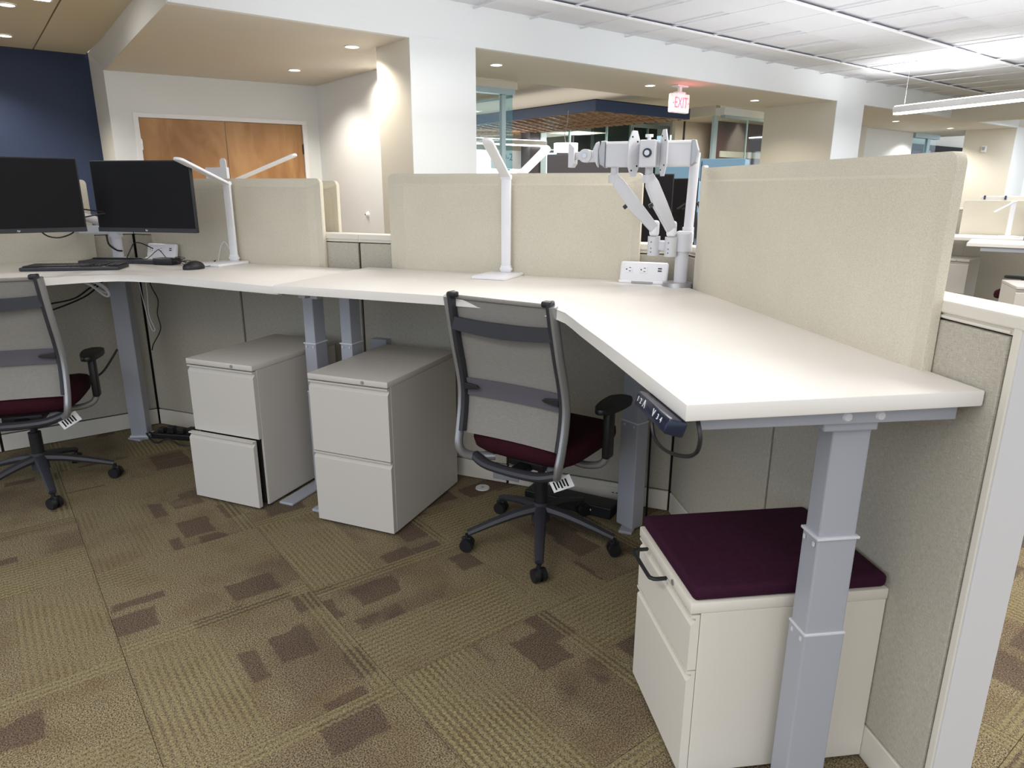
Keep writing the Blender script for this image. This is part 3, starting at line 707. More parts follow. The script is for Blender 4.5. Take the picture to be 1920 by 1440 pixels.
for x in (-1.46, -1.40):
    bm = new(); box(bm, x, x+.035, -.70, -.64, 1.008, 1.031, .002); obj('rail_end', bm, 'leg_metal', desk)
bm = new(); box(bm, -1.52, -1.34, -.66, -.1, 1.01, 1.031, .002); obj('cross_rail', bm, 'leg_metal', desk)
# height control handset
hs = thing('height_control', 'dark blue handset with white 1 2 and arrow marks under the right desk edge', 'control', tuple(RP(1.545, .634, 1.03)), RA+pi)
# local: x runs along desk edge (towards corner), front face = -y after turn -> workspace side is +? (set below)
M_ = Matrix.Rotation(pi, 4, 'Z')
bm = new(); box(bm, -.09, .10, -.03, .012, -.034, -.001, .006, M=M_ @ Matrix.Rotation(radians(-18), 4, 'X')); obj('body', bm, 'handset_blue', hs, smooth=True)
for k, (s, x) in enumerate((('1', -.070), ('2', -.052), ('\u039b', -.030), ('V', .028), ('3', .052), ('4', .070))):
    text('lettering', s, .016 if s not in ('\u039b', 'V') else .022, 'white_print', hs, M_ @ Matrix.Rotation(radians(-18), 4, 'X') @ at(x, -.031, -.016) @ FACE)

desk2 = thing('standing_desk', 'white corner standing desk of the left workstation', 'desk')
P = [(-1.575, -.036), (-3.05, -.036), tuple(LP(.20, .036)[:2]), tuple(LP(1.62, .036)[:2]), tuple(LP(1.62, .66)[:2]), tuple(LP(1.1, .66)[:2])]
fr = [(-2.760, -1.075), (-2.715, -.975), (-2.675, -.88), (-2.630, -.79), (-2.585, -.715), (-2.53, -.672), (-2.455, -.65), (-2.31, -.64), (-1.83, -.69), (-1.55, -.715)]
P += fr
desk_top(desk2, P, 1.052, .034)
bm = new(); box(bm, -.2, .2, -.03, .03, .985, 1.018, .003, M=at(-2.75, -.36, 0) @ Matrix.Rotation(radians(30), 4, 'Z')); obj('beam', bm, 'leg_metal', desk2)
bm = new(); box(bm, -2.9, -1.6, -.42, -.36, .985, 1.018, .003); obj('beam', bm, 'leg_metal', desk2)
telescopic_leg('leg', desk2, -3.095, -.225, 1.018, .105, .085, radians(28), (.024, .018))
telescopic_leg('leg', desk2, -1.657, -.36, 1.018, .07, .095, 0, (.74, .50))
bm = new(); box(bm, -1.725, -1.645, -.635, -.10, 0, .014, .006); obj('foot', bm, 'leg_metal', desk2)
bm = new(); box(bm, -1.70, -1.61, -.62, -.1, .998, 1.018, .002); obj('cross_rail', bm, 'leg_metal', desk2)
bm = new(); box(bm, -.05, .05, -.06, .06, 0, .012, .003, M=at(-3.095, -.225, 0)); obj('foot', bm, 'leg_metal', desk2)
# opposite desk (other side of the partition)
deskb = thing('standing_desk', 'white desk on the far side of the beige partition, carrying the rear lamps', 'desk')
bm = new(); box(bm, -3.0, -.1, .16, .76, 1.025, 1.06, .003); obj('desktop', bm, 'laminate', deskb)
for x in (-2.8, -1.55, -.35): telescopic_leg('leg', deskb, x, .45, 1.026, .07, .095, 0, (.74, .5))

# ================================================================== PEDESTALS
def drawer(parent, x0, x1, yf, z0, z1, mat, knob=None, th=.022):
    # recessed finger-pull along the top: stepped front
    prof = [(yf, z0), (yf, z1-.028), (yf+.012, z1-.016), (yf+.012, z1-.009), (yf-.002, z1-.006), (yf-.002, z1), (yf+th, z1), (yf+th, z0)]
    bm = new(); a = [bm.verts.new((x0, y, z)) for y, z in prof]; b = [bm.verts.new((x1, y, z)) for y, z in prof]
    bm.faces.new(a); bm.faces.new(list(reversed(b)))
    for k in range(len(prof)): bm.faces.new((a[k], a[(k+1) % len(prof)], b[(k+1) % len(prof)], b[k]))
    return obj('drawer', bm, mat, parent)
def pedestal(label, w, dpt, h, loc, rz, mat='ped_metal', openlow=.0, zb=.012, cap=.026, splits=(.5,), group='file pedestals', lock=True):
    t = thing('file_pedestal', label, 'cabinet', loc, rz, group)
    # local: front at y=0 facing -y, x 0..w
    bm = new(); box(bm, .002, w-.002, .024, dpt, zb, h-cap, .002); obj('body', bm, mat, t)
    bm = new(); box(bm, 0, w, -.004, dpt+.002, h-cap, h, .004); top = obj('top_panel', bm, mat, t, smooth=True)
    if lock:
        bm = new(); cyl(bm, (w*.70, -.007, h-cap*.5), (w*.70, -.003, h-cap*.5), .0075, seg=18); k = obj('lock', bm, 'silver', top, smooth=True)
    bm = new(); box(bm, .012, w-.012, .02, .028, zb+.004, h-cap-.001); obj('dark_liner', bm, 'dark_gap', t)
    zs = [zb]+[zb+(h-cap-zb)*s for s in splits]+[h-cap-.003]
    for k in range(len(zs)-1):
        y = -openlow if (k == 0 and openlow) else 0
        drawer(t, .002 if not (k == 0 and openlow) else -.008, w-.003 if not (k == 0 and openlow) else w-.012, y, zs[k]+.002, zs[k+1]-.002, mat)
    bm = new()
    for x in (.05, w-.05):
        for y in (.06, dpt-.05): cyl(bm, (x, y, 0), (x, y, zb+.004), .018, seg=12)
    obj('glide', bm, 'black_plastic', t)
    return t
pedestal('light grey two drawer file pedestal just left of the centre chair', .397, .605, .692, (-1.441, -.703, 0), 0, splits=(.505,))
pedestal('light grey two drawer file pedestal left of the twin desk legs, lower drawer ajar', .388, .60, .690, (-2.130, -.700, 0), 0, openlow=.03, splits=(.505,))
# cushioned pedestal: front faces workspace; local x = along run
pc = pedestal('cream pedestal with plum seat cushion under the right end of the desk', .393, .50, .510, tuple(RP(1.07, .503)), RA, mat='cream_metal', splits=(.66,), cap=.03)
pc['group'] = 'cushioned pedestals'
bm = new(); box(bm, .003, .390, .003, .497, .511, .547, .012, seg=3); obj('seat_cushion', bm, 'plum_fabric', pc, smooth=True)
bm = new(); tube(bm, [(.07, .0, .474), (.07, -.03, .474), (.076, -.040, .474), (.09, -.044, .474), (.20, -.044, .474), (.215, -.040, .474), (.222, -.03, .474), (.222, 0, .474)], .0055, 8, 3, ref=(0, 0, 1)); obj('pull_handle', bm, 'black_plastic', pc, smooth=True)
ped_proto = None

# ================================================================== CHAIRS
def make_chair(label, loc, rz, base_rot, tagpaper=True):
    t = thing('task_chair', label, 'chair', loc, rz, 'mesh back task chairs')
    # local: y forward, x right. base
    RB = Matrix.Rotation(base_rot, 4, 'Z')
    bm = new(); cyl(bm, (0, 0, .10), (0, 0, .185), .040, .032, seg=18); hub = obj('base_hub', bm, 'charcoal_plastic', t, smooth=True)
    for k in range(5):
        a = 2*pi*k/5; m = RB @ Matrix.Rotation(a, 4, 'Z')
        bm = new(); tube(bm, [(.02, 0, .155), (.10, 0, .142), (.2, 0, .115), (.315, 0, .078)], .024, 8, 3, ry=.019, ref=(0, 1, 0), rs=(1.15, .72)); bmesh.ops.transform(bm, matrix=m, verts=bm.verts)
        leg = obj('base_arm', bm, 'charcoal_plastic', t, smooth=True)
        bm = new()
        ta = base_rot+a+.6*(-1)**k
        mw = m @ at(.318, 0, 0) @ Matrix.Rotation(.5*(-1)**k, 4, 'Z')
        for s in (-1, 1):
            b2 = new(); cyl(b2, (0, s*.006, .028), (0, s*.026, .028), .028, .026, seg=20); me = bpy.data.meshes.new('x'); b2.to_mesh(me); b2.free(); bm.from_mesh(me); bpy.data.meshes.remove(me)
        b2 = new(); box(b2, -.016, .022, -.006, .006, .02, .06, .003); cyl(b2, (0, 0, .045), (0, 0, .074), .009, seg=10); me = bpy.data.meshes.new('x'); b2.to_mesh(me); b2.free(); bm.from_mesh(me); bpy.data.meshes.remove(me)
        bmesh.ops.transform(bm, matrix=mw, verts=bm.verts); obj('caster', bm, 'black_plastic', leg, smooth=True)
    bm = new(); cyl(bm, (0, 0, .17), (0, 0, .29), .028, seg=18); cyl(bm, (0, 0, .26), (0, 0, .385), .016, seg=14); obj('gas_column', bm, 'black_plastic', t, smooth=True)
    bm = new(); box(bm, -.085, .085, -.13, .12, .375, .415, .012); box(bm, -.03, .03, -.22, -.1, .37, .40, .008); obj('mechanism', bm, 'black_plastic', t, smooth=True)
    # seat: rounded cushion with waterfall front
    bm = new(); n = 20; m_ = 12; grid = []
    def seat_out(a):   # superellipse outline
        c, s = cos(a), sin(a); e = .42
        x = .245*abs(c)**e*(1 if c >= 0 else -1); y = .245*abs(s)**e*(1 if s >= 0 else -1); return x, y+.03
    rings = []
    for (sc, z) in ((.0, .428), (.6, .428), (.88, .434), (.97, .452), (1.0, .480), (.99, .508), (.95, .52), (.85, .526), (.5, .522), (0, .52)):
        ring = []
        for k in range(36):
            x, y = seat_out(2*pi*k/36); x *= sc; y = .03+(y-.03)*sc
            zz = z-(.03*max(0, (y-.15)/.12)**2)
            ring.append((x, y, zz))
        rings.append(ring)
    vr = [[bm.verts.new(p) for p in r] for r in rings[1:-1]]
    b0 = bm.verts.new(rings[0][0]); t0_ = bm.verts.new(rings[-1][0])
    for a in range(len(vr)-1):
        for k in range(36): bm.faces.new((vr[a][k], vr[a][(k+1) % 36], vr[a+1][(k+1) % 36], vr[a+1][k]))
    for k in range(36): bm.faces.new((b0, vr[0][(k+1) % 36], vr[0][k])); bm.faces.new((t0_, vr[-1][k], vr[-1][(k+1) % 36]))
    st = obj('seat', bm, 'maroon_fabric', t, smooth=True)
    bm = new(); box(bm, -.17, .17, -.13, .17, .408, .432, .008); obj('seat_pan', bm, 'black_plastic', t, smooth=True)
    # back uprights: silver lower curve, black inner channel above
    prof = [(-.318, 1.072), (-.298, .985), (-.272, .88), (-.243, .78), (-.228, .70), (-.232, .62), (-.250, .53), (-.262, .475), (-.245, .435), (-.205, .415), (-.15, .412)]
    for s in (-1, 1):
        xs = [.222, .224, .227, .230, .232, .232, .230, .226, .214, .185, .13]
        pts = [(s*x, y, z) for x, (y, z) in zip(xs, prof)]
        bm = new(); tube(bm, pts, .0155, 10, 4, ry=.019, ref=(1, 0, 0)); up = obj('back_upright', bm, 'silver', t, smooth=True)
        bm = new(); pb = [(s*(x-.013), y+.002, z) for x, (y, z) in zip(xs, prof)][:7]; pb[0] = (pb[0][0], pb[0][1], pb[0][2]+.012)
        tube(bm, pb, .013, 8, 4, ry=.022, ref=(1, 0, 0)); obj('upright_channel', bm, 'charcoal_plastic', up, smooth=True)
        bm = new(); box(bm, s*.200-.018, s*.200+.018, pts[0][1]-.014, pts[0][1]+.018, 1.066, 1.088, .006); obj('upright_cap', bm, 'black_plastic', up, smooth=True)
    bm = new(); tube(bm, [(-.19, -.205, .418), (-.10, -.225, .398), (.10, -.225, .398), (.19, -.205, .418)], .026, 10, 4, ry=.019, ref=(0, 1, 0)); obj('back_yoke', bm, 'charcoal_plastic', t, smooth=True)
    # mesh back: curved sheet with thickness
    def sheet(x0, x1, z0, z1, off, curve, nz=14, nx=10, th=.004, prof=prof):
        zz = [p[1] for p in prof[:8]]; yy = [p[0] for p in prof[:8]]
        def yat(z):
            for k in range(7):
                if zz[k+1] <= z <= zz[k]: f = (z-zz[k+1])/(zz[k]-zz[k+1]); return yy[k+1]+(yy[k]-yy[k+1])*f
            return yy[0] if z > zz[0] else yy[7]
        bm = new(); G = []
        for a in range(nz+1):
            z = z0+(z1-z0)*a/nz; row = []
            for b in range(nx+1):
                x = x0+(x1-x0)*b/nx; c = curve*(1-(2*b/nx-1)**2)
                row.append((x, yat(z)+off-c, z))
            G.append(row)
        A_ = [[bm.verts.new(p) for p in r] for r in G]; B_ = [[bm.verts.new((p[0], p[1]+th, p[2])) for p in r] for r in G]
        for a in range(nz):
            for b in range(nx):
                bm.faces.new((A_[a][b], A_[a][b+1], A_[a+1][b+1], A_[a+1][b])); bm.faces.new((B_[a][b+1], B_[a][b], B_[a+1][b], B_[a+1][b+1]))
        for a in range(nz): bm.faces.new((A_[a][0], A_[a+1][0], B_[a+1][0], B_[a][0])); bm.faces.new((A_[a+1][nx], A_[a][nx], B_[a][nx], B_[a+1][nx]))
        for b in range(nx): bm.faces.new((A_[0][b+1], A_[0][b], B_[0][b], B_[0][b+1])); bm.faces.new((A_[nz][b], A_[nz][b+1], B_[nz][b+1], B_[nz][b]))
        return bm
    bk = obj('back_mesh', sheet(-.214, .214, .52, 1.066, .016, -.012), 'chair_mesh', t, smooth=True)
    bm = new(); tube(bm, [(-.20, -.298, 1.066), (0, -.290, 1.064), (.20, -.298, 1.066)], .008, 8, 4); obj('top_hem', bm, 'chair_mesh', bk, smooth=True)
    obj('lumbar_band', sheet(-.205, .205, .675, .745, .002, -.012, 4, 10, .004), 'mesh_band', t, smooth=True)
    for s in (-1, 1):
        bm = new(); prism_xz(bm, [(s*.21, .70), (s*.21, .728), (s*.15, .722), (s*.14, .714), (s*.15, .708)], -.246, -.236, .002); obj('lumbar_grip', bm, 'black_plastic', t)
    # top cross bar, sagging curve
    bm = new(); A_ = []
    for b in range(13):
        f = b/12*2-1; x = f*.212; sag = .022*(1-f*f); hgt = .024+.004*(1-abs(f)); y = -.302+.008*(1-f*f)
        zc = .965-sag*.6+.006
        A_.append([bm.verts.new((x, y-.009, zc-hgt)), bm.verts.new((x, y+.006, zc-hgt)), bm.verts.new((x, y+.006, zc+hgt)), bm.verts.new((x, y-.009, zc+hgt))])
    for b in range(12):
        for j in range(4): bm.faces.new((A_[b][j], A_[b][(j+1) % 4], A_[b+1][(j+1) % 4], A_[b+1][j]))
    bm.faces.new(A_[0]); bm.faces.new(A_[-1]); obj('cross_bar', bm, 'charcoal_plastic', t, smooth=True)
    # arms
    for s in (-1, 1):
        bm = new(); tube(bm, [(s*.12, .0, .40), (s*.20, .0, .395), (s*.265, .0, .412), (s*.292, .0, .45), (s*.295, .0, .50)], .015, 10, 4, ref=(0, 1, 0)); arm = obj('arm_tube', bm, 'silver', t, smooth=True)
        bm = new(); box(bm, s*.295-.016, s*.295+.016, -.026, .026, .445, .635, .010, seg=3); obj('arm_sleeve', bm, 'black_plastic', arm, smooth=True)
        bm = new(); pad = []
        for k in range(28):
            a = 2*pi*k/28; yy = .125*sin(a)+.04; xx = (.046+.010*sin(a))*abs(cos(a))**.7*(1 if cos(a) >= 0 else -1); pad.append((s*.29+xx, yy))
        prism(bm, pad, .638, .662, bev=.008); obj('arm_pad', bm, 'black_plastic', arm, smooth=True)
    if tagpaper:
        bm = new(); box(bm, -.004, .0, 0, .085, -.05, .0, M=at(.165, -.225, .398) @ Matrix.Rotation(-1.25, 4, 'Z') @ Matrix.Rotation(.45, 4, 'X')); tg = obj('paper_tag', bm, 'white_print', t, label='white printed paper tag hanging under the seat')
        bm = new()
        for k in range(5): box(bm, .0003, .0012, .012+.012*k, .018+.012*k, -.042+.004*(k % 2), -.010, M=at(.165, -.225, .398) @ Matrix.Rotation(-1.25, 4, 'Z') @ Matrix.Rotation(.45, 4, 'X'))
        obj('tag_print', bm, 'matte_black', tg)
    return t
r1 = radians(79-90)
make_chair('grey mesh back task chair with maroon seat in the middle, seen from behind', (-.455, -.49, 0), r1, radians(1)-r1)
r2 = radians(132-90)
make_chair('grey mesh back task chair with maroon seat cut off by the left picture edge', (-2.94, -.93, 0), r2, radians(333)-r2)

# ================================================================== MONITORS + ARMS
def monitor(label, loc, rz, w=.56, h=.345, logo=True, grp='black desktop monitors'):
    t = thing('monitor', label, 'monitor', loc, rz, grp)   # origin at bottom centre, faces -y
    bm = new(); box(bm, -w/2, w/2, 0, .022, 0, h, .003); obj('back_shell', bm, 'black_plastic', t)
    bm = new(); box(bm, -w/2+.006, w/2-.006, -.0015, .001, .022, h-.006); obj('display_panel', bm, 'matte_black', t)
    bm = new(); box(bm, -w/2, w/2, -.004, 0, 0, .021, .001); ch = obj('chin_bezel', bm, 'bezel', t)
    bm = new(); box(bm, -.09, .09, .02, .05, .10, .24, .01); obj('rear_housing', bm, 'black_plastic', t)
    if logo:
        text('logo', 'hp', .013, 'white_print', ch, at(0, -.0045, .0105) @ FACE, shear=.3)
    return t
a = Vector((-2.886, -.457, 0)); b = Vector((-2.335, -.354, 0)); d = b-a; r_ = math.atan2(d.y, d.x)
mr = (a+b)/2; monitor('black monitor between the navy wall and the left desk lamp', (mr.x, mr.y, 1.228), r_, .56)
a2 = Vector((-2.835, -.56, 0)); dd = Vector((-.53, -.845, 0)).normalized(); b2 = a2+dd*.56; mc = (a2+b2)/2
monitor('black monitor cut off by the left picture edge', (mc.x, mc.y, 1.235), math.atan2(-dd.y, -dd.x), .56)
# left monitor mount
t = thing('monitor_mount', 'grey pole mount carrying the two left monitors', 'monitor arm')
bm = new(); cyl(bm, (-3.10, -.20, 1.052), (-3.10, -.20, 1.20), .028, seg=20); obj('pole', bm, 'arm_metal', t, smooth=True)
bm = new(); cyl(bm, (-3.10, -.20, 1.052), (-3.10, -.20, 1.064), .055, seg=24); obj('pole_base', bm, 'arm_metal', t, smooth=True)
bm = new(); box(bm, -.20, .05, -.025, .025, 1.195, 1.24, .008, M=at(-3.10, -.20, 0) @ Matrix.Rotation(radians(18), 4, 'Z')); obj('bracket', bm, 'arm_metal', t)
bm = new(); cyl(bm, (-3.10, -.20, 1.18), (-3.10, -.20, 1.225), .036, seg=20); obj('collar', bm, 'arm_metal', t, smooth=True)
bm = new(); tube(bm, [(-3.10, -.20, 1.24), (-2.88, -.27, 1.30), (-2.66, -.36, 1.38)], .022, 10, 3); obj('support_arm', bm, 'arm_metal', t, smooth=True)
bm = new(); tube(bm, [(-3.10, -.22, 1.24), (-3.08, -.40, 1.30), (-3.055, -.76, 1.40)], .022, 10, 3); obj('support_arm', bm, 'arm_metal', t, smooth=True)

# right dual arm, both brackets empty
t = thing('monitor_stand', 'pale grey dual monitor arm with empty brackets in the desk corner', 'monitor arm')
Y = -.105
bm = new(); cyl(bm, (-.012, -.118, ZD), (-.012, -.118, ZD+.016), .062, .058, seg=36); cyl(bm, (.03, -.105, ZD+.004), (.07, -.09, ZD+.004), .006, seg=8); obj('clamp_ring', bm, 'silver', t, smooth=True)
bm = new(); cyl(bm, (-.003, -.105, ZD+.012), (-.003, -.105, 1.215), .0265, seg=24); obj('lower_pole', bm, 'arm_metal', t, smooth=True)
bm = new(); cyl(bm, (.0, -.105, 1.205), (.0, -.105, 1.275), .036, seg=24); box(bm, -.03, .035, -.125, -.075, 1.235, 1.285, .008); obj('collar', bm, 'arm_metal', t, smooth=True)
bm = new(); cyl(bm, (.012, -.088, 1.27), (.020, -.085, 1.585), .019, seg=20); cyl(bm, (.012, -.088, 1.28), (.012, -.088, 1.30), .023, seg=20); obj('upper_pole', bm, 'arm_metal', t, smooth=True)
# elbow link and hubs
bm = new(); box(bm, -.135, -.03, -.125, -.09, 1.205, 1.245, .006); obj('link_bar', bm, 'arm_metal', t)
for x, y in ((-.118, -.115), (-.045, -.135)):
    bm = new(); cyl(bm, (x, y, 1.185), (x, y, 1.262), .025, seg=22); h_ = obj('hub', bm, 'arm_metal', t, smooth=True)
    bm = new(); box(bm, x-.02, x+.018, y-.018, y+.018, 1.262, 1.325, .012, seg=3); obj('joint_cover', bm, 'white_plastic', h_, smooth=True)
    bm = new()
    for z in (1.20, 1.215, 1.24): cyl(bm, (x-.006, y-.0245, z), (x-.006, y-.027, z), .0022, seg=8)
    obj('screw', bm, 'charcoal_plastic', h_)
def spring(p0, p1, nm='spring_arm'):
    p0 = Vector(p0); p1 = Vector(p1); d = p1-p0; L_ = d.length
    m = at(*p0) @ d.to_track_quat('X', 'Z').to_matrix().to_4x4()
    bm = new(); pts = [(-.01, -.021), (L_*.5, -.030), (L_*.95, -.026), (L_+.03, -.008), (L_+.03, .016), (L_*.95, .024), (L_*.5, .022), (-.01, .018)]
    prism_xz(bm, pts, -.022, .022, .006, M=m); o = obj(nm, bm, 'arm_metal', t, smooth=True)
    bm = new(); prism_xz(bm, [(L_*.1, -.003), (L_*.8, -.005), (L_*.8, -.0035), (L_*.1, -.0015)], -.0232, -.021, M=m); obj('seam', bm, 'silver', o)
    bm = new(); cyl(bm, m @ Vector((L_*.58, 0, -.027)), m @ Vector((L_*.58, 0, -.045)), .008, seg=10); obj('cable_clip', bm, 'charcoal_plastic', o)
    return o
spring((-.125, -.115, 1.30), (-.272, -.15, 1.475)); spring((-.05, -.135, 1.30), (-.132, -.17, 1.475))
for x, y in ((-.285, -.152), (-.142, -.172)):
    bm = new(); cyl(bm, (x, y, 1.488), (x, y, 1.535), .015, seg=18); cyl(bm, (x, y, 1.47), (x, y, 1.50), .024, seg=18); obj('swivel', bm, 'arm_metal', t, smooth=True)
bm = new(); box(bm, -.318, .020, -.185, -.145, 1.530, 1.622, .006); obj('crossbar', bm, 'arm_metal', t)
bm = new(); box(bm, -.316, .018, -.188, -.142, 1.616, 1.626, .002); obj('crossbar_rail', bm, 'white_plastic', t)
bm = new(); prism_xz(bm, [(.018, 1.532), (.036, 1.545), (.042, 1.59), (.03, 1.628), (.018, 1.628)], -.19, -.14, .003); obj('end_cap', bm, 'silver', t)
bm = new(); prism_xz(bm, [(-.318, 1.528), (-.338, 1.54), (-.345, 1.59), (-.335, 1.628), (-.318, 1.63)], -.19, -.14, .003); obj('end_cap', bm, 'silver', t)
# vesa plates (long narrow tilt plates)
for (x, zc, sg) in ((-.198, 1.578, 1), (-.083, 1.580, -1)):
    m = at(x, -.205, zc) @ Matrix.Rotation(radians(52*sg), 4, 'Z')
    bm = new(); prism_xz(bm, [(-.03, -.04), (-.012, -.085), (.012, -.085), (.03, -.04), (.03, .04), (.012, .085), (-.012, .085), (-.03, .04)], -.003, .003, .001, M=m); pv_ = obj('vesa_plate', bm, 'arm_metal', t)
    bm = new()
    for (hx, hz) in ((-.012, .062), (.014, .045), (.014, -.045), (-.012, -.062)): cyl(bm, m @ Vector((hx, -.004, hz)), m @ Vector((hx, .004, hz)), .0035, seg=8)
    obj('hole', bm, 'matte_black', pv_)
bm = new(); box(bm, -.172, -.108, -.232, -.188, 1.528, 1.628, .005); blk = obj('centre_block', bm, 'arm_metal', t)
bm = new(); cyl(bm, (-.140, -.233, 1.58), (-.140, -.238, 1.58), .017, seg=24); obj('knob', bm, 'charcoal_plastic', blk); bm = new(); cyl(bm, (-.140, -.238, 1.58), (-.140, -.242, 1.58), .010, seg=18); obj('knob_cap', bm, 'chrome', blk, smooth=True)
bm = new(); cyl(bm, (-.140, -.21, 1.628), (-.140, -.21, 1.638), .007, seg=12); cyl(bm, (-.140, -.21, 1.638), (-.140, -.21, 1.648), .015, seg=14); obj('thumb_screw', bm, 'white_plastic', blk, smooth=True)
# left tilt head
bm = new(); prism_xz(bm, [(-.352, 1.535), (-.365, 1.56), (-.37, 1.60), (-.36, 1.622), (-.348, 1.628), (-.348, 1.53)], -.18, -.16, .002); obj('tilt_plate', bm, 'arm_metal', t)
bm = new(); cyl(bm, (-.402, -.185, 1.575), (-.402, -.145, 1.575), .026, seg=24); box(bm, -.40, -.36, -.175, -.155, 1.55, 1.595, .004); box(bm, -.445, -.40, -.175, -.155, 1.56, 1.59, .004); obj('tilt_joint', bm, 'arm_metal', t, smooth=True)
bm = new(); cyl(bm, (-.402, -.186, 1.575), (-.402, -.19, 1.575), .009, seg=14); obj('screw', bm, 'chrome', t)
bm = new(); prism_xz(bm, [(-.445, 1.545), (-.445, 1.605), (-.462, 1.622), (-.47, 1.622), (-.47, 1.53), (-.455, 1.53)], -.19, -.14, .002); obj('vesa_plate', bm, 'arm_metal', t)

# ================================================================== DESK LAMPS
def desk_lamp(label, loc, zb, pole_h, head_vec, base_rz=0, cable=False):
    t = thing('desk_lamp', label, 'lamp', (loc[0], loc[1], zb), 0, 'white LED desk lamps')
    bm = new(); box(bm, -.085, .075, -.19, .025, 0, .014, .004, M=Matrix.Rotation(base_rz, 4, 'Z')); obj('base', bm, 'white_plastic', t, smooth=True)
    bm = new(); box(bm, -.024, .024, -.012, .008, .014, .045, .003); box(bm, -.027, .027, -.014, .010, .022, .034, .002); obj('hinge_block', bm, 'white_plastic', t, smooth=True)
    bm = new(); box(bm, -.022, .022, -.009, .006, .04, pole_h, .003); obj('stem', bm, 'white_plastic', t, smooth=True)
    bm = new(); cyl(bm, (-.024, -.002, pole_h), (.024, -.002, pole_h), .011, seg=16); obj('elbow', bm, 'white_plastic', t, smooth=True)
    d = Vector(head_vec); L_ = d.length; X = d.normalized(); side = Vector((1, 0, 0)) if abs(X.x) < .8 else Vector((0, 1, 0))
    Zp = X.cross(side).normalized(); Yp = Zp.cross(X).normalized()
    m = Matrix(((X.x, Yp.x, Zp.x, 0), (X.y, Yp.y, Zp.y, -.002), (X.z, Yp.z, Zp.z, pole_h), (0, 0, 0, 1)))
    bm = new(); pts = rrect(-.004, L_, -.023, .023, .016, (0, 1, 1, 0), 5); prism(bm, pts, -.006, .006, M=m, bev=.003); hd = obj('lamp_head', bm, 'white_plastic', t, smooth=True)
    bm = new(); pts = rrect(.05, L_-.02, -.015, .015, .008); sgn = 1 if Zp.z < 0 else -1; prism(bm, pts, sgn*.0055, sgn*.0068, M=m); obj('led_strip', bm, 'white_print', hd)
    if cable:
        bm = new(); tube(bm, [(-.02, .01, .03), (-.05, .012, .09), (-.075, .010, .11), (-.10, .005, .07), (-.12, 0, .0)], .0016, 6, 5); obj('power_cord', bm, 'white_plastic', t, smooth=True)
    return t
desk_lamp('white LED desk lamp with folded-up head in front of the wide felt screen', (-.795, -.062), ZD, .43, (.012, -.238, .145))
desk_lamp('white LED desk lamp beside the second monitor, head swung to the left', (-2.385, -.07), 1.052, .415, (.09, -.39, .11), cable=True)
desk_lamp('white LED lamp head showing above the wide felt screen, from the far side', (-.92, .36), 1.06, .43, (.13, .12, .16))
desk_lamp('white LED lamp head showing above the left felt screen before the doors', (-2.75, .36), 1.06, .42, (.44, .05, .15))

# ================================================================== SMALL DESK THINGS
def power_module(label, loc, rz):
    t = thing('power_module', label, 'outlet', loc, rz, 'desktop power modules')
    T = Matrix.Rotation(radians(-14), 4, 'X')
    bm = new(); box(bm, -.10, .10, 0, .028, .008, .092, .009, M=T, seg=3); bd = obj('body', bm, 'white_plastic', t, smooth=True)
    bm = new(); box(bm, -.10, .10, -.006, .03, 0, .012, .003); obj('foot', bm, 'white_plastic', t); bm = new(); box(bm, -.045, .045, -.010, -.004, .001, .010, .001); obj('clamp', bm, 'silver', t)
    for x in (-.062, 0):
        bm = new(); box(bm, x-.017, x+.017, -.0022, .001, .042, .072, .002, M=T); o = obj('outlet', bm, 'white_plastic', bd, smooth=True)
        bm = new(); box(bm, x+.001, x+.009, -.0028, -.0018, .063, .0655, M=T); box(bm, x+.001, x+.009, -.0028, -.0018, .049, .0515, M=T); cyl(bm, T @ Vector((x-.009, -.0018, .057)), T @ Vector((x-.009, -.0028, .057)), .0028, seg=10); obj('slots', bm, 'matte_black', o)
    for z in (.052, .062):
        bm = new(); box(bm, .060, .076, -.0012, .0005, z, z+.0055, M=T); obj('usb_port', bm, 'charcoal_plastic', bd)
    return t
power_module('white desktop power module beside the empty monitor arm', (-.160, -.10, ZD), 0)
power_module('white desktop power module behind the second monitor', (-2.90, -.10, 1.052), radians(4))
# keyboard
t = thing('keyboard', 'black full size keyboard on the left desk', 'keyboard', (-2.89, -.615, 1.052), radians(33))
bm = new(); box(bm, -.222, .222, -.075, .085, 0, .018, .005); obj('case', bm, 'charcoal_plastic', t, smooth=True)
kd = None
for r in range(6):
    x = -.212; yy = .065-.0225*r-(.004 if r else 0)
    ws = {5: [.026]*3+[.125]+[.026]*4}.get(r, [.019]*14+[.026])
    for wv in ws:
        if x+wv > .10: break
        bm = new(); box(bm, x+.001, x+wv-.001, yy-.0095, yy+.0095, .018, .024, .0015, seg=1); obj('key', bm, 'black_plastic', t); x += wv
    for k in range(7):
        if k == 3: continue
        if r == 4 and k < 3 and k != 1: continue
        x2 = .085+.0195*k-(.004 if k > 3 else 0)
        bm = new(); box(bm, x2+.001, x2+.018, yy-.0095, yy+.0095, .018, .024, .0015, seg=1); obj('key', bm, 'black_plastic', t)
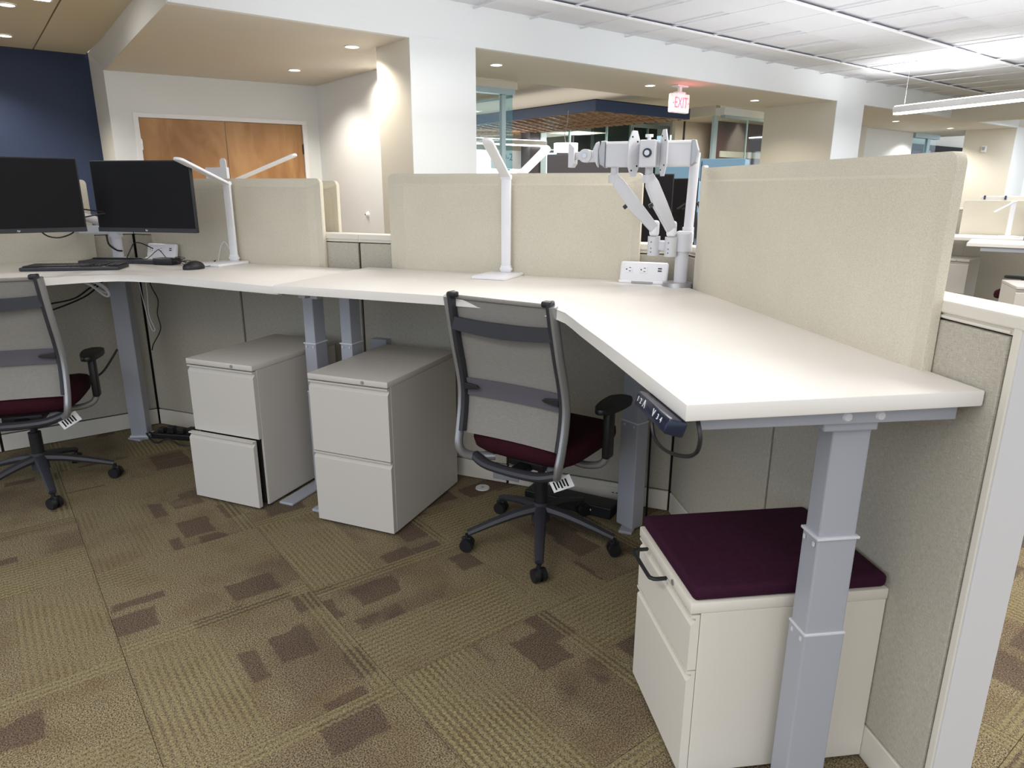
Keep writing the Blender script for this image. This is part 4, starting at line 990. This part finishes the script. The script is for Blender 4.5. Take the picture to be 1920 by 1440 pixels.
# mouse
t = thing('computer_mouse', 'black computer mouse on the left desk near the lamp', 'mouse', (-2.36, -.375, 1.052), radians(75))
bm = new(); bmesh.ops.create_uvsphere(bm, u_segments=24, v_segments=14, radius=1)
for v in bm.verts:
    v.co = Vector((v.co.x*.056, v.co.y*.033*(1-.12*v.co.x), max(v.co.z, -.25)*.034+.0085))
obj('shell', bm, 'black_plastic', t, smooth=True)
bm = new(); cyl(bm, (.03, -.004, .033), (.03, .004, .033), .008, seg=12); obj('scroll_wheel', bm, 'silver', t)
bm = new(); tube(bm, [(.05, 0, .008), (.10, .03, .006), (.15, .10, .005), (.20, .14, .02), (.19, .18, .004)], .0018, 6, 5); obj('mouse_cord', bm, 'black_plastic', t, smooth=True)
# docking tray + adapter
t = thing('laptop_dock', 'thin black tablet-like dock behind the keyboard', 'dock', (-3.02, -.32, 1.052), radians(20))
bm = new(); box(bm, -.14, .16, -.06, .08, 0, .014, .004); obj('tray', bm, 'charcoal_plastic', t); bm = new(); box(bm, -.13, .15, .05, .075, .014, .02, .003); obj('rear_rail', bm, 'black_plastic', t)
t = thing('power_adapter', 'black box adapter with tangled leads right of the dock', 'adapter', (-2.66, -.27, 1.052), radians(8))
bm = new(); box(bm, -.06, .06, -.035, .04, 0, .034, .006); obj('case', bm, 'black_plastic', t, smooth=True); bm = new(); box(bm, -.20, -.06, -.02, .02, 0, .022, .003); obj('port_block', bm, 'charcoal_plastic', t)
for k in range(9):
    rnd = random.Random(k); bm = new(); pts = [(.05, .0, .025)]
    for q in range(4): pts.append((.06+.03*q+rnd.uniform(-.02, .02), rnd.uniform(-.04, .03), max(.004, .035-.009*q+rnd.uniform(-.01, .01))))
    tube(bm, pts, .0017, 6, 4); obj('lead', bm, 'black_plastic', t, smooth=True)
def cable(label, pts, r=.003, mat='black_plastic', name='cable', sm=6):
    bm = new(); tube(bm, pts, r, 6, sm); o = obj(name, bm, mat, smooth=True); return tag(o, label, 'cable')
cable('black lead arching from the dock behind the left monitor pole', [(-2.98, -.25, 1.066), (-2.97, -.22, 1.12), (-2.95, -.21, 1.15), (-2.91, -.20, 1.15), (-2.86, -.17, 1.12)], .003)
cable('black lead looping across the left power module to the adapter', [(-2.92, -.22, 1.075), (-2.86, -.22, 1.07), (-2.80, -.21, 1.11), (-2.76, -.22, 1.12), (-2.70, -.24, 1.09), (-2.68, -.25, 1.085)], .0022)
cable('black cable loop hanging below the leftmost monitor', [(-3.02, -.68, 1.25), (-2.99, -.66, 1.215), (-2.96, -.62, 1.205), (-2.92, -.58, 1.225), (-2.92, -.56, 1.25)], .0035)
cable('upper black cable strung between the two left monitors', [(-2.90, -.52, 1.34), (-2.86, -.46, 1.328), (-2.80, -.42, 1.325)], .0035)
cable('lower black cable strung between the two left monitors', [(-2.90, -.52, 1.30), (-2.85, -.46, 1.315), (-2.79, -.41, 1.318)], .0035)
cable('black cable curving off the left monitor pole', [(-3.12, -.24, 1.19), (-3.11, -.24, 1.14), (-3.07, -.23, 1.11), (-3.04, -.22, 1.105)], .005)
# under-desk cables, right
cable('thick black cable loop hanging below the right desk end', [(0.168, -1.491, 1.03), (0.168, -1.491, 0.96), (0.169, -1.492, 0.931), (0.184, -1.519, 0.904), (0.221, -1.582, 0.905), (0.272, -1.671, 0.934), (0.298, -1.716, 0.963), (0.304, -1.726, 0.996), (0.296, -1.713, 1.024), (0.296, -1.713, 1.03)], .0042)
cable('straight black cable running down beside the corner desk leg', [(-.088, -.10, 1.02), (-.086, -.10, .452), (-.085, -.10, .263), (-.083, -.10, .004)], .005)
# under-desk cables, left
cable('white bundled cable loop hanging under the left desk edge', [(-3.02, -.55, 1.015), (-2.93, -.52, .99), (-2.86, -.50, .955), (-2.83, -.50, .915), (-2.86, -.50, .905), (-2.93, -.51, .95), (-3.02, -.53, .99)], .006, 'pipe_white')
cable('second white bundled cable loop nested in the first one', [(-3.02, -.54, 1.0), (-2.94, -.51, .98), (-2.88, -.49, .945), (-2.855, -.49, .92), (-2.89, -.49, .925), (-2.98, -.52, .98)], .005, 'pipe_white')
cable('black cable drooping from the left desk leg towards the left chair', [(-3.02, -.33, 1.01), (-3.05, -.34, .96), (-3.12, -.38, .92), (-3.20, -.43, .86), (-3.32, -.5, .83), (-3.42, -.55, .80)], .005)
cable('lower black cable drooping behind the left chair back', [(-3.02, -.33, 1.0), (-3.08, -.35, .94), (-3.16, -.39, .87), (-3.28, -.47, .81), (-3.42, -.55, .76)], .005)
cable('thin white cord hanging down right of the left desk leg', [(-2.99, -.19, 1.01), (-2.98, -.19, .90), (-2.965, -.19, .80), (-2.95, -.19, .71), (-2.93, -.19, .66), (-2.91, -.19, .67), (-2.94, -.19, .75), (-2.93, -.19, .88), (-2.93, -.19, 1.01)], .0022, 'pipe_white')
cable('thin black cord along the seam of the left corner', [(-3.02, -.10, 1.01), (-3.00, -.10, .90), (-2.96, -.10, .82), (-2.98, -.10, .74), (-2.97, -.10, .65), (-3.02, -.12, .56), (-3.04, -.12, .52)], .003)
cable('black cord bending up behind the left chair arm', [(-3.30, -.36, .36), (-3.244, -.311, .404), (-3.22, -.269, .46), (-3.194, -.225, .533)], .006)
t = thing('power_strip', 'black power strip and plugs on the carpet in the left corner', 'power strip', (-2.90, -.16, 0), radians(12))
bm = new(); box(bm, -.14, .16, -.03, .03, .0, .035, .006); obj('strip_body', bm, 'black_plastic', t)
for k in range(4): bm = new(); box(bm, -.10+.065*k, -.06+.065*k, -.02, .02, .035, .065+.012*(k % 2), .006); obj('plug', bm, 'black_plastic', t)
bm = new(); tube(bm, [(.16, 0, .02), (.20, -.06, .01), (.12, -.11, .006), (.02, -.09, .03), (-.06, -.10, .006), (-.16, -.04, .04), (-.14, 0, .02)], .005, 6, 5); obj('cord', bm, 'black_plastic', t, smooth=True)
# floor grommet
t = thing('floor_grommet', 'small round white floor cap on the carpet left of the centre chair base', 'grommet', (-.466, -.096, 0))
t.location = (-.908, -.096, 0)
bm = new(); cyl(bm, (0, 0, 0), (0, 0, .005), .036, .034, seg=30); obj('rim', bm, 'frame_metal', t, smooth=True); bm = new(); cyl(bm, (0, 0, .005), (0, 0, .007), .008, seg=12); obj('centre_screw', bm, 'silver', t)
# raceway outlets
for (x, lab) in ((-.82, 'grey data plate in the base raceway behind the centre chair'), (-.24, 'outlet plate with black plug in the base raceway behind the desk corner leg')):
    t = thing('raceway_outlet', lab, 'outlet', (x, -.002, .052), 0)
    bm = new(); box(bm, -.07, .07, -.006, .002, -.03, .03, .002); obj('plate', bm, 'leg_metal' if x < -.5 else 'cream_metal', t)
    bm = new(); box(bm, -.03, -.018, -.007, -.005, .0, .004); box(bm, -.01, .002, -.007, -.005, .0, .004); obj('slots', bm, 'matte_black', t)
    if x > -.5: bm = new(); box(bm, .025, .06, -.03, -.006, -.016, .016, .006); obj('plug', bm, 'black_plastic', t)
# black floor box/box behind the centre chair
t = thing('floor_power_box', 'black power box on the carpet behind the centre chair base', 'power box', (-.42, -.12, 0), radians(-6))
bm = new(); box(bm, -.24, .20, -.05, .06, 0, .055, .006); obj('case', bm, 'black_plastic', t); bm = new(); cyl(bm, (.1, -.052, .03), (.1, -.05, .03), .005, seg=10); obj('indicator', bm, 'white_print', t)
# wall box between legs (grey plate behind left leg pair)
t = thing('control_box', 'grey metal control box between the twin desk legs', 'control box', (-1.50, -.03, .50), 0)
bm = new(); box(bm, -.06, .035, -.02, .03, 0, .20, .003); obj('case', bm, 'leg_metal', t)

# ================================================================== BEHIND THE PARTITION
t = thing('tall_screen', 'charcoal felt panel behind the drum lamp above the wide felt screen', 'screen', (0, 2.0, 0))
bm = new(); box(bm, -1.345, -.60, 0, .05, .1, 1.685, .01); obj('felt_board', bm, 'charcoal_felt', t); bm = new(); box(bm, -1.34, -1.30, -.1, .15, 0, .1, .004); box(bm, -.66, -.62, -.1, .15, 0, .1, .004); obj('foot', bm, 'leg_metal', t)
t = thing('drum_lamp', 'glowing white drum shade lamp hanging above the charcoal panel', 'lamp', (-2.512, 6.0, 0))
bm = new(); cyl(bm, (0, 0, 1.895), (0, 0, 2.005), .155, seg=32); obj('shade', bm, 'shade_glow', t, smooth=True)
bm = new(); tube(bm, [(0, 0, 2.0), (-.02, 0, 2.12), (.01, 0, 2.24), (.02, 0, 2.40)], .004, 6, 5); obj('cord', bm, 'silver', t, smooth=True)
t = thing('storage_cabinet', 'tall pale blue cabinet behind the right felt screen', 'cabinet', (0, 3.0, 0))
bm = new(); box(bm, -.70, -.04, 0, .45, .02, 1.68, .006); obj('body', bm, 'blue_panel', t); bm = new(); box(bm, -.375, -.370, -.004, .0, .05, 1.66); obj('door_gap', bm, 'dark_gap', t)
bm = new(); cyl(bm, (-.40, -.02, .9), (-.40, -.02, 1.1), .006, seg=8); obj('handle', bm, 'silver', t); bm = new(); box(bm, -.68, -.06, .02, .43, 0, .02); obj('plinth', bm, 'dark_gap', t)
t = monitor('dark monitor back seen through the gap at the desk corner, left one', (-.33, .62, 1.10), radians(8), .30, .42, False, 'monitors beyond the partition')
t = monitor('dark monitor seen edge-on through the gap at the desk corner, right one', (-.16, .72, 1.10), radians(-40), .22, .40, False, 'monitors beyond the partition')
t = thing('monitor_mount', 'mount pole of the monitors beyond the partition', 'monitor arm', (-.22, .70, 1.06))
bm = new(); cyl(bm, (0, 0, 0), (0, 0, .30), .02, seg=14); obj('pole', bm, 'arm_metal', t); bm = new(); box(bm, -.12, .08, -.02, .06, .12, .16, .004); obj('bracket', bm, 'arm_metal', t)
t = thing('visitor_chair', 'pale blue rounded chair back behind the empty monitor arm', 'chair', (-.24, 1.5, 0))
bm = new(); prism_xz(bm, rrect(-.13, .13, .75, 1.50, .10), -.02, .02, .01); obj('backrest', bm, 'blue_panel', t, smooth=True); bm = new(); box(bm, -.2, .2, -.02, .42, .43, .50, .03); obj('seat', bm, 'blue_panel', t); bm = new()
for x in (-.16, .16):
    for y in (0, .38): cyl(bm, (x, y, 0), (x, y, .45), .012, seg=8)
cyl(bm, (-.1, 0, .45), (-.1, 0, .9), .012, seg=8); cyl(bm, (.1, 0, .45), (.1, 0, .9), .012, seg=8); obj('leg_frame', bm, 'silver', t)
for k, lab in enumerate(('leftmost black cable hanging in the gap at the desk corner', 'middle black cable hanging in the gap at the desk corner', 'rightmost black cable hanging in the gap at the desk corner')):
    x = -.02+.022*k; cable(lab, [(x-.08, .30, 1.36), (x-.02, .28, 1.39), (x+.01, .26, 1.34), (x+.02, .25, 1.24), (x+.04, .24, 1.10), (x+.04, .24, 1.066)], .005)
t = thing('monitor_stand', 'grey monitor bracket rising behind the left felt screen', 'monitor arm', (-2.76, .30, 1.06))
bm = new(); cyl(bm, (-.11, .02, 0), (-.11, .02, .42), .018, seg=14); obj('pole', bm, 'arm_metal', t); bm = new(); box(bm, -.14, .02, 0, .03, .40, .50, .005); obj('crossbar', bm, 'arm_metal', t)
bm = new(); prism_xz(bm, rrect(.0, .045, .36, .55, .02), -.02, -.014); obj('vesa_plate', bm, 'arm_metal', t)

# ================================================================== FAR RIGHT WORKSTATION
K = 1.12
def FK(x, y): p = Vector((x, y, 0))-Vector((CAMP.x, CAMP.y, 0)); p *= K; return Vector((CAMP.x, CAMP.y, 0))+p
g0 = FK(1.60, 5.42); g1 = FK(2.60, 5.18); gd = g1-g0; ga = math.atan2(gd.y, gd.x); far = (g0.x, g0.y, 0)
def fz(z): return 1.45+(z-1.45)*K
t = thing('partition_panel', 'distant beige cubicle panel beyond the right felt screen', 'partition', (g0.x, g0.y, 0), ga)
bm = new(); box(bm, -.6, .40, .40, .48, 0, fz(1.245), .004); obj('fabric_tile', bm, 'panel_fabric', t); bm = new(); box(bm, -.6, .44, .39, .49, fz(1.245), fz(1.262), .004); obj('top_cap', bm, 'cream_metal', t)
bm = new(); box(bm, .17, .185, .392, .40, .1, fz(1.24)); obj('seam', bm, 'dark_gap', t)
bm = new(); box(bm, .40, 2.2, .40, .48, 0, fz(1.1), .004); obj('fabric_tile', bm, 'panel_fabric', t)
t = thing('privacy_screen', 'distant pale felt screen behind the far white lamp', 'screen', (g0.x, g0.y, 0), ga, 'felt privacy screens')
bm = new(); prism_xz(bm, rrect(.335, 1.6, .93, fz(1.345), .02), .20, .23, .003); obj('felt_board', bm, 'screen_felt', t)
t = thing('privacy_screen', 'distant white-edged screen with two dark blue clips on top', 'screen', (g0.x, g0.y, 0), ga, 'felt privacy screens')
bm = new(); prism_xz(bm, rrect(.46, 1.7, .93, fz(1.385), .02), .50, .53, .003); fb = obj('felt_board', bm, 'cream_metal', t)
for x in (.50, .70): bm = new(); box(bm, x, x+.02, .485, .545, fz(1.35), fz(1.39), .003); obj('clip', bm, 'canopy_blue', fb)
t = thing('standing_desk', 'distant white desk beyond the right felt screen, upper one', 'desk', (g0.x, g0.y, 0), ga)
bm = new(); box(bm, -.7, .95, -.42, .19, fz(.975)-.0, fz(1.005), .003); obj('desktop', bm, 'laminate', t)
bm = new(); box(bm, -.5, .1, -.35, .2, .0, .01, .002); obj('foot', bm, 'leg_metal', t); bm = new(); box(bm, -.05, .03, -.1, 0, 0, fz(.975)); obj('leg', bm, 'leg_metal', t)
t = thing('standing_desk', 'distant white desk cut off by the right picture edge, lower one', 'desk', (g0.x, g0.y, 0), ga)
bm = new(); box(bm, .50, 2.2, -1.15, -.45, fz(.965), fz(.995), .003); obj('desktop', bm, 'laminate', t); bm = new(); box(bm, .62, 2.2, -1.13, -1.08, fz(.925), fz(.965), .003); obj('cross_rail', bm, 'leg_metal', t)
bm = new(); box(bm, 1.3, 1.38, -.9, -.8, 0, fz(.965)); obj('leg', bm, 'leg_metal', t)
pedestal('distant grey file pedestal under the upper distant desk', .40, .55, .72, tuple(g0+Vector((.02, -.45, 0))+Vector((cos(ga), sin(ga), 0))*.0), ga+radians(-8), splits=(.5,), group='distant pedestals')
desk_lamp('distant white LED lamp in front of the pale felt screen', tuple((g0+Vector((cos(ga), sin(ga), 0))*.80+Vector((0, -.02, 0)))[:2]), fz(1.005), .37, (-.17, -.02, -.11))
tt = g0+Vector((cos(ga), sin(ga), 0))*.86+Vector((0, -.62, 0))
monitor('dark monitor at the right picture edge on the distant desk', (tt.x+.30, tt.y+.12, fz(1.12)), ga+radians(-20), .56, .34, False)
t = thing('paper_tray', 'dark wire paper tray at the right picture edge', 'tray', (tt.x+.0, tt.y-.10, fz(.995)), ga)
bm = new(); box(bm, 0, .35, 0, .25, .0, .01); box(bm, 0, .01, 0, .25, 0, .14); box(bm, 0, .35, 0, .25, .13, .14); box(bm, 0, .35, .24, .25, 0, .14); obj('tray_frame', bm, 'charcoal_plastic', t); bm = new(); box(bm, .02, .33, .01, .23, .012, .05); obj('paper_stack', bm, 'white_print', t)
t = thing('wall_cabinet', 'dark blue shelf edge at the right picture edge above the distant screens', 'shelf', (g0.x, g0.y, 0), ga)
bm = new(); box(bm, .88, 2.2, .8, 1.1, fz(1.40), fz(1.43), .003); obj('shelf_board', bm, 'canopy_blue', t); bm = new(); box(bm, 1.5, 1.55, .85, 1.0, 0, fz(1.40)); obj('support_post', bm, 'silver', t)
q = FK(2.33, 4.25)
make_chair('distant task chair cut off by the right picture edge', (q.x, q.y, 0), radians(60), .2, False)
t = pedestal('distant white cabinet top at the right picture edge above the near partition cap', .42, .5, .66, (FK(1.98, 3.30).x, FK(1.98, 3.30).y, 0), radians(0), splits=(.5,), group='distant pedestals')
